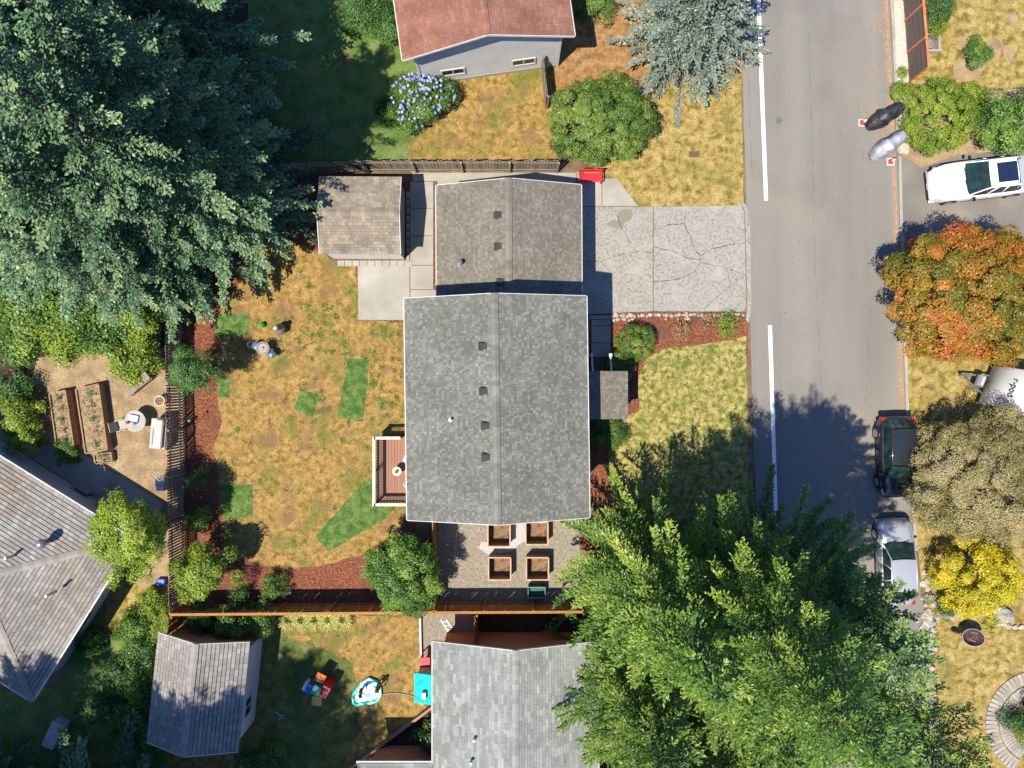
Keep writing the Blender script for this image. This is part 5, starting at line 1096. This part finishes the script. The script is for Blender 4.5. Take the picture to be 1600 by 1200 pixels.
# hydrangea: leaves + flower heads as parts
t = thing('hydrangea', 'blue flowered hydrangea at the corner of the red roofed house', 'shrub', g(660, 166))
part('foliage', broad_mesh('foliage', 1.85, 1.5, .75, 16000, .10, 60, .24, 101, lump=.3), l_grn, t, loc=(0, 0, .75))
fr = MB(); rr = random.Random(4); 
for i in range(26): a = rr.uniform(0, 2 * PI); b = rr.uniform(.2, 1.5); d = Vector((math.cos(a) * math.cos(b), math.sin(a) * math.cos(b), math.sin(b))); 
fl = []
for s_ in range(3):
    r = np.random.default_rng(s_); D = unit(r.normal(size=(60, 3))); D[:, 2] = np.abs(D[:, 2]); T = unit(np.cross(D, unit(r.normal(size=(60, 3))))); fl.append(quads('flower_head', D * .07, T * .035, np.cross(D, T) * .035, r.normal(.3 + .35 * s_, .15, 60)))
for i in range(130):
    a = rr.uniform(0, 2 * PI); q = math.sqrt(rr.random()) * .98 * (1 + .14 * math.sin(a * 3 + 1)); q_ = min(q, .98); x, y = q * math.cos(a), q * math.sin(a); z = .75 + .92 * math.sqrt(max(0, 1 - q_ * q_)) * .95
    part('flower_head', fl[rr.randrange(3)], l_blue, t, loc=(x * 1.65, y * 1.35, z))
# ornamental grass clumps
def grass_clump(label, px, py, r, mat_, n=260, seed=0, h=.5):
    rr = random.Random(seed); t = thing('ornamental_grass', label, 'grass clump', g(px, py), 0, 'striped yellow grass clumps along the orange fence'); mb = MB()
    for i in range(n):
        a = rr.uniform(0, 2 * PI); L = r * rr.uniform(.6, 1.2); d = Vector((math.cos(a), math.sin(a), 0)); s_ = Vector((-d.y, d.x, 0)) * .014; b = d * rr.uniform(0, .12)
        P = [b + d * (L * u_) + Vector((0, 0, h * (u_ * 2.2 - u_ * u_ * 1.9) * rr.uniform(.9, 1.1))) for u_ in (0, .35, .7, 1)]
        mb.add([P[0] - s_, P[0] + s_, P[1] + s_, P[1] - s_, P[2] + s_ * .8, P[2] - s_ * .8, P[3]], [(0, 1, 2, 3), (3, 2, 4, 5), (5, 4, 6)], rr.random())
    part('blades', mb, mat_, t)
for i in range(5): grass_clump(['striped grass clump at the left end of the row by the orange fence', 'striped grass clump second from the left along the orange fence', 'striped grass clump in the middle of the row by the orange fence', 'striped grass clump second from the right along the orange fence', 'striped grass clump at the right end of the row by the orange fence'][i], 452 + i * 21, 966, .62, l_straw, seed=i)
grass_clump('spiky green grass tuft below the golden shrub', 1545, 975, .5, l_straw, 150, 9); SC.objects[-1]
for o in SC.objects:
    if o.name.startswith('ornamental_grass') and 'golden' in o.get('label', ''): del o['group']

# ---- conifers
def conifer_mesh(name, H, R, seed, z0=.08, whorl=.42, nb=8, droop=.15, bl=.16, bw=.045, step=.17, twl=.42, power=.85, curl=0, spread=55, up=.15, bpt=3, ragged=.18, dens=1.0):
    r = np.random.default_rng(seed); Ps = []; Ts = []; Bs = []; Ti = []; sticks = MB()
    z = z0 * H
    while z < H - .1:
        fz = z / H; Lz = R * (1 - fz) ** power + .12; k = max(4, int(nb * (.6 + .4 * (1 - fz)) + r.integers(0, 2)))
        a0 = r.random() * 6.28
        for j in range(k):
            a = a0 + 2 * PI * j / k + r.normal(0, .18); brt = r.normal(0, .13); L = Lz * r.uniform(1 - ragged * 1.6, 1 + ragged); s_ = -.05 + .55 * (fz - .25) + r.normal(0, .06)
            d = np.array([math.cos(a), math.sin(a), 0]); sd = np.array([-d[1], d[0], 0]); zz = z + r.uniform(-.2, .2)
            def bp(t_): return np.outer(t_ * L, d) + np.outer(curl * L * t_ ** 2, sd) + np.outer(L * (s_ * t_ - droop * t_ ** 2 + .08 * t_ ** 4), [0, 0, 1]) + [0, 0, zz]
            if L > .8: e = bp(np.array([0, .45, .85])); sticks.tube([Vector(q) for q in e], [.035 * L / 2 + .01, .02, .008], 4, caps=False)
            nt_ = max(3, int(L / step * dens)); tt = np.repeat(np.linspace(.12, 1, nt_), 2); side = np.tile([-1, 1], nt_)
            tl = twl * np.minimum(1, L / 1.4) * (1.15 - tt) ** .6 * r.uniform(.7, 1.25, len(tt)) + .06
            sa = np.radians(spread) * side * r.uniform(.7, 1.15, len(tt)) * (1.1 - .5 * tt)
            ca, sn = np.cos(sa), np.sin(sa); td = ca[:, None] * d + sn[:, None] * sd; td = td + np.array([0, 0, 1]) * (s_ * .5 - droop * tt * 1.2 + r.normal(0, .12, len(tt)))[:, None]; td = unit(td)
            b0 = bp(tt)
            for q in range(bpt):
                f = (q + .5 + r.uniform(-.3, .3, len(tt))) / bpt; P = b0 + td * (tl * f)[:, None] + r.normal(0, .03, (len(tt), 3))
                dd = unit(td + r.normal(0, .35, td.shape) + np.array([0, 0, up])); nn = unit(np.array([-.15, -.15, 1.0]) + r.normal(0, .32, td.shape)); B = unit(np.cross(dd, nn))
                sz = r.uniform(.7, 1.3, len(tt)) * (1 - .25 * fz)
                Ps.append(P); Ts.append(dd * (bl * .5 * sz)[:, None]); Bs.append(B * (bw * .5 * sz)[:, None])
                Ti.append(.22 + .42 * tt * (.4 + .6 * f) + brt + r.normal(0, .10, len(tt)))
        z += whorl * r.uniform(.8, 1.2) * (1 - .35 * fz)
    P = np.concatenate(Ps); T = np.concatenate(Ts); B = np.concatenate(Bs); ti = np.concatenate(Ti)
    sticks.tube([(0, 0, -.1), (0, 0, H * .5), (0, 0, H)], [.012 * H + .05, .008 * H + .02, .015], 8)
    return quads('crown', P, T, B, ti), sticks.mesh('trunk')
def conifer(name, label, px, py, meshes, mat_, rz=0, s=1.0, group=None):
    t = thing(name, label, 'tree', g(px, py), rz, group)
    a = part('crown', meshes[0], mat_, t); b = part('trunk', meshes[1], m_bark, t)
    a.scale = b.scale = (s,) * 3
    return t
F1 = conifer_mesh('fir', 20, 4.0, 1, bl=.16, bw=.095, bpt=6, twl=.6, nb=8, whorl=.65, power=.7, ragged=.34, step=.13)
F2 = conifer_mesh('fir', 17, 3.8, 2, bl=.16, bw=.095, bpt=6, twl=.6, nb=8, whorl=.65, power=.7, ragged=.34, step=.13)
FG = conifer_mesh('fir', 16.4, 4.2, 3, z0=.2, bl=.15, bw=.09, bpt=8, twl=.46, nb=8, whorl=.7, ragged=.2, droop=.06, power=.5, step=.10, spread=62)
SP = conifer_mesh('spruce', 8.2, 3.7, 4, z0=.06, bl=.17, bw=.085, bpt=5, twl=.5, whorl=.33, nb=11, power=.75, droop=.05)
C1 = conifer_mesh('cedar', 15, 3.9, 5, z0=.08, bl=.16, bw=.06, bpt=11, twl=.75, whorl=.55, nb=9, step=.16, curl=.25, spread=48, up=.3, droop=.05, ragged=.3, power=.8)
C2 = conifer_mesh('cedar', 13, 3.8, 6, z0=.08, bl=.16, bw=.06, bpt=11, twl=.75, whorl=.55, nb=9, step=.16, curl=-.22, spread=48, up=.3, droop=.05, ragged=.3, power=.8)
C3 = conifer_mesh('cedar', 20.6, 3.9, 7, z0=.34, bl=.14, bw=.052, bpt=11, twl=.65, whorl=.6, nb=9, step=.14, curl=.2, spread=50, up=.3, droop=.05, ragged=.3, power=.55)
FIRS = [(388, 352, 0, 1.0), (352, 305, 1, 1.1), (312, 392, 0, .98), (300, 215, 1, 1.05), (398, 285, 1, 1.08), (250, 300, 0, 1.2), (215, 415, 1, 1.0), (150, 330, 0, .9), (215, 185, 1, 1.1), (345, 120, 0, 1.15), (70, 430, 1, .85), (270, 455, 1, .72), (110, 215, 0, .9), (255, 80, 1, .9), (140, 80, 0, .9), (20, 310, 1, .95)]
FL = ['tall fir nearest the garden shed', 'tall fir behind the one nearest the shed', 'tall fir inside the upper left corner of the yard', 'fir in the shaded heart of the grove', 'fir at the edge of the shaded green lawn', 'fir just outside the slat fence', 'fir above the leafy saplings', 'fir toward the left edge at mid height', 'shaded fir in the upper part of the grove', 'dark fir at the top edge beside the shaded lawn', 'fir lowest on the left edge of the grove', 'smaller fir leaning over the slat fence', 'fir deep in the grove by the left edge', 'dark fir at the top edge of the grove', 'shaded fir in the upper left corner', 'fir cut by the left edge of the picture']
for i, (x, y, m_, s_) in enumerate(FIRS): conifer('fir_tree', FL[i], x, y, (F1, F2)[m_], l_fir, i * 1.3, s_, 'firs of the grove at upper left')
for i, (x, y, s_) in enumerate(((110, 1232, .7), (60, 1310, 1.5), (140, 1320, 1.5), (205, 1315, 1.5), (262, 1335, 1.45), (-85, 1225, 1.35), (350, 1345, 1.25), (20, 1200, .6), (190, 1270, 1.3))):
    conifer('fir_tree', 'fir showing its tips at the bottom edge near the grey storage box' if i == 0 else 'small fir in the bottom left corner' if i == 7 else 'fir standing beyond the bottom edge of the picture', x, y, F2, l_fir, i * 1.7, s_, 'firs beyond the bottom edge')
conifer('blue_spruce', 'blue green spruce on the brown lawn by the road at the top', 1070, 70, SP, l_spr, .4, 1)
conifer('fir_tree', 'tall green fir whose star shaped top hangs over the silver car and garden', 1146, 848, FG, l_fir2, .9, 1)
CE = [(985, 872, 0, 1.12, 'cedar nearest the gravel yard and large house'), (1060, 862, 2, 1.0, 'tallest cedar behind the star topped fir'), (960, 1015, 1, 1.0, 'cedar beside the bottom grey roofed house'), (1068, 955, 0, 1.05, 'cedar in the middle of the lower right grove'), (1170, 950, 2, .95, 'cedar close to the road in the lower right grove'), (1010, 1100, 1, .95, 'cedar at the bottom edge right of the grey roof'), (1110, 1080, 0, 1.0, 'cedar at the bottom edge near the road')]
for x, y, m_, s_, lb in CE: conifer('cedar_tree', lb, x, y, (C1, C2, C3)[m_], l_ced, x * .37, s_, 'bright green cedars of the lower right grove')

# ------------------------------------------------------------------ small scatter
def scatter_tufts():
    r = np.random.default_rng(5)
    for pts, z, m_, dens, h in LAWNS:
        xs = [p[0] for p in pts]; ys = [p[1] for p in pts]; x0, x1 = max(min(xs), -60), min(max(xs), 1660); y0, y1 = max(min(ys), -60), min(max(ys), 1260)
        n = int((x1 - x0) * (y1 - y0) / 900 * 42 * dens); X = r.uniform(x0, x1, n); Y = r.uniform(y0, y1, n)
        # vectorised inside test
        ins = np.zeros(n, bool); j = len(pts) - 1
        for i in range(len(pts)):
            xi, yi = pts[i]; xj, yj = pts[j]
            if yi != yj: ins ^= ((yi > Y) != (yj > Y)) & (X < (xj - xi) * (Y - yi) / (yj - yi) + xi)
            j = i
        X = X[ins]; Y = Y[ins]; n = len(X)
        if n == 0: continue
        P = np.stack([(X - 800) / 30, (600 - Y) / 30, np.full(n, z)], 1)
        a = r.uniform(0, 6.28, n); hh = h * .7 * r.uniform(.4, 1.5, n); lean = r.normal(0, .6, (n, 2))
        T = np.stack([lean[:, 0] * hh, lean[:, 1] * hh, hh], 1); B = np.stack([np.cos(a), np.sin(a), 0 * a], 1) * (.03 * r.uniform(.5, 1.4, n))[:, None]
        me = quads('grass', P, T, B, r.random(n)); o = link('grass', me, m_); o['kind'] = 'stuff'
scatter_tufts()
def litter(name, label, n, fx, size, m_, seed):
    r = np.random.default_rng(seed); X, Y, Z = fx(r, n); P = np.stack([(X - 800) / 30, (600 - Y) / 30, Z], 1); a = r.uniform(0, 6.28, len(P))
    T = np.stack([np.cos(a), np.sin(a), r.normal(0, .1, len(a))], 1) * (size * r.uniform(.5, 1.4, len(a)))[:, None]; B = np.stack([-np.sin(a), np.cos(a), r.normal(0, .1, len(a))], 1) * (size * .4 * r.uniform(.5, 1.4, len(a)))[:, None]
    o = link(name, quads(name, P, T, B, r.random(len(a))), m_); o['kind'] = 'stuff'; return o
m_needle = mat('fallen_needles', [(.42, .20, .08), (.5, .28, .13)], 3)
def f_gut(r, n): Y = r.uniform(-20, 640, n); X = np.interp(Y, [p[1] for p in RE_R], [p[0] for p in RE_R]) - 3 - np.abs(r.normal(0, 4, n)); return X, Y, np.full(n, .004)
litter('fallen_needles', '', 4200, f_gut, .03, m_needle, 1)
def f_gut2(r, n):
    c = r.integers(0, 4, n); cx = np.array([1374, 1372, 1366, 1378])[c]; cy = np.array([40, 110, 175, 215])[c]; s_ = np.array([9, 11, 9, 8])[c]; return cx + r.normal(0, 1, n) * s_, cy + r.normal(0, 1, n) * s_ * 1.6, np.full(n, .005)
litter('fallen_needles', '', 900, f_gut2, .03, m_needle, 2)
m_chip = mat('bark_chips', [(.22, .055, .03), (.40, .13, .07)], 30, 2, coord='obj', tint=.6)
def f_m(r, n):
    X = r.uniform(288, 1168, n); Y = r.uniform(285, 942, n); Z = np.full(n, -.008)
    inl = np.array([any(inside(a, b, q[0]) for q in LAWNS) for a, b in zip(X, Y)])
    k = ((X < 346) | (Y > 880) & (X < 680) | (X < 440) & (Y < 420)) & (X < 682); k |= (X > 902) & (Y > 500) & (Y < 860); k &= ~inl; return X[k], Y[k], Z[k]
litter('bark_chips', '', 36000, f_m, .03, m_chip, 3)
m_pebble = mat('pebbles', [(.25, .22, .18), (.45, .42, .37)], 30, 2, coord='obj', tint=.8)
litter('pebbles', '', 14000, lambda r, n: (r.uniform(685, 904, n), r.uniform(785, 941, n), np.full(n, .004)), .022, m_pebble, 4)
litter('pebbles', '', 5000, lambda r, n: (lambda Y: (r.uniform(0, 18, n) + np.interp(Y, [0, 130], [1391, 1400]), Y, np.full(n, .012)))(r.uniform(-10, 132, n)), .03, mat('light_pebbles', [(.4, .36, .3), (.6, .56, .5)], 30, 2, coord='obj', tint=.6), 5)
litter('leaf_litter', '', 5000, lambda r, n: (r.uniform(60, 280, n), r.uniform(570, 770, n), np.full(n, -.008)), .035, mat('brown_leaf_litter', [(.16, .09, .05), (.3, .2, .11)], 30, 2, coord='obj', tint=.6), 6)

m_weed = mat('green_weeds', [(.03, .09, .012), (.08, .16, .03)], 6, 3)
def f_w(r, n):
    k = n // 28; c = np.stack([r.uniform(470, 636, k), r.uniform(470, 660, k)], 1); c2 = np.stack([r.uniform(360, 640, k // 2), r.uniform(400, 860, k // 2)], 1); c = np.concatenate([c, c2]); i = r.integers(0, len(c), n)
    X = c[i, 0] + r.normal(0, 2.4, n); Y = c[i, 1] + r.normal(0, 2.4, n); return X, Y, np.full(n, .02)
litter('weeds', '', 3800, f_w, .04, m_weed, 12)

# road repairs: thin tar seams, drips and a few worn spots lying on the asphalt
m_tar = mat('tar_seam', [(.12, .112, .10), (.15, .14, .125)], 4)
k = MB(); rr = random.Random(21)
for line in ([(1262, -40), (1268, 200), (1274, 420), (1284, 640), (1296, 900), (1312, 1200)], [(1168, 60), (1171, 160), (1176, 300)], [(1340, 150), (1352, 300), (1360, 470), (1352, 640)]):
    q = wob(line, 2.0, 10, 5, closed=False)
    for a, b in zip(q[:-1], q[1:]):
        A = g(*a); B = g(*b); d = (B - A).normalized(); n_ = Vector((-d.y, d.x, 0)) * rr.uniform(.006, .018)
        if rr.random() < .25: continue
        k.add([(p.x, p.y, .0008) for p in (A - n_, B - n_, B + n_, A + n_)], [(0, 1, 2, 3)])
o = link('road_seams', k.mesh('seams'), m_tar); o['kind'] = 'structure'
k = MB()
for i in range(60):
    c = g(rr.uniform(1180, 1380), rr.uniform(0, 900)); r_ = rr.uniform(.015, .05) if i else .2
    if i == 0: c = g(1217, 188)
    k.add([(c.x + r_ * math.cos(a) * rr.uniform(.7, 1.2), c.y + r_ * math.sin(a) * rr.uniform(.7, 1.2), .0012 + i * 1e-5) for a in [j * PI / 4 for j in range(8)]], [tuple(range(8))])
o = link('road_spots', k.mesh('spots'), m_tar); o['kind'] = 'structure'
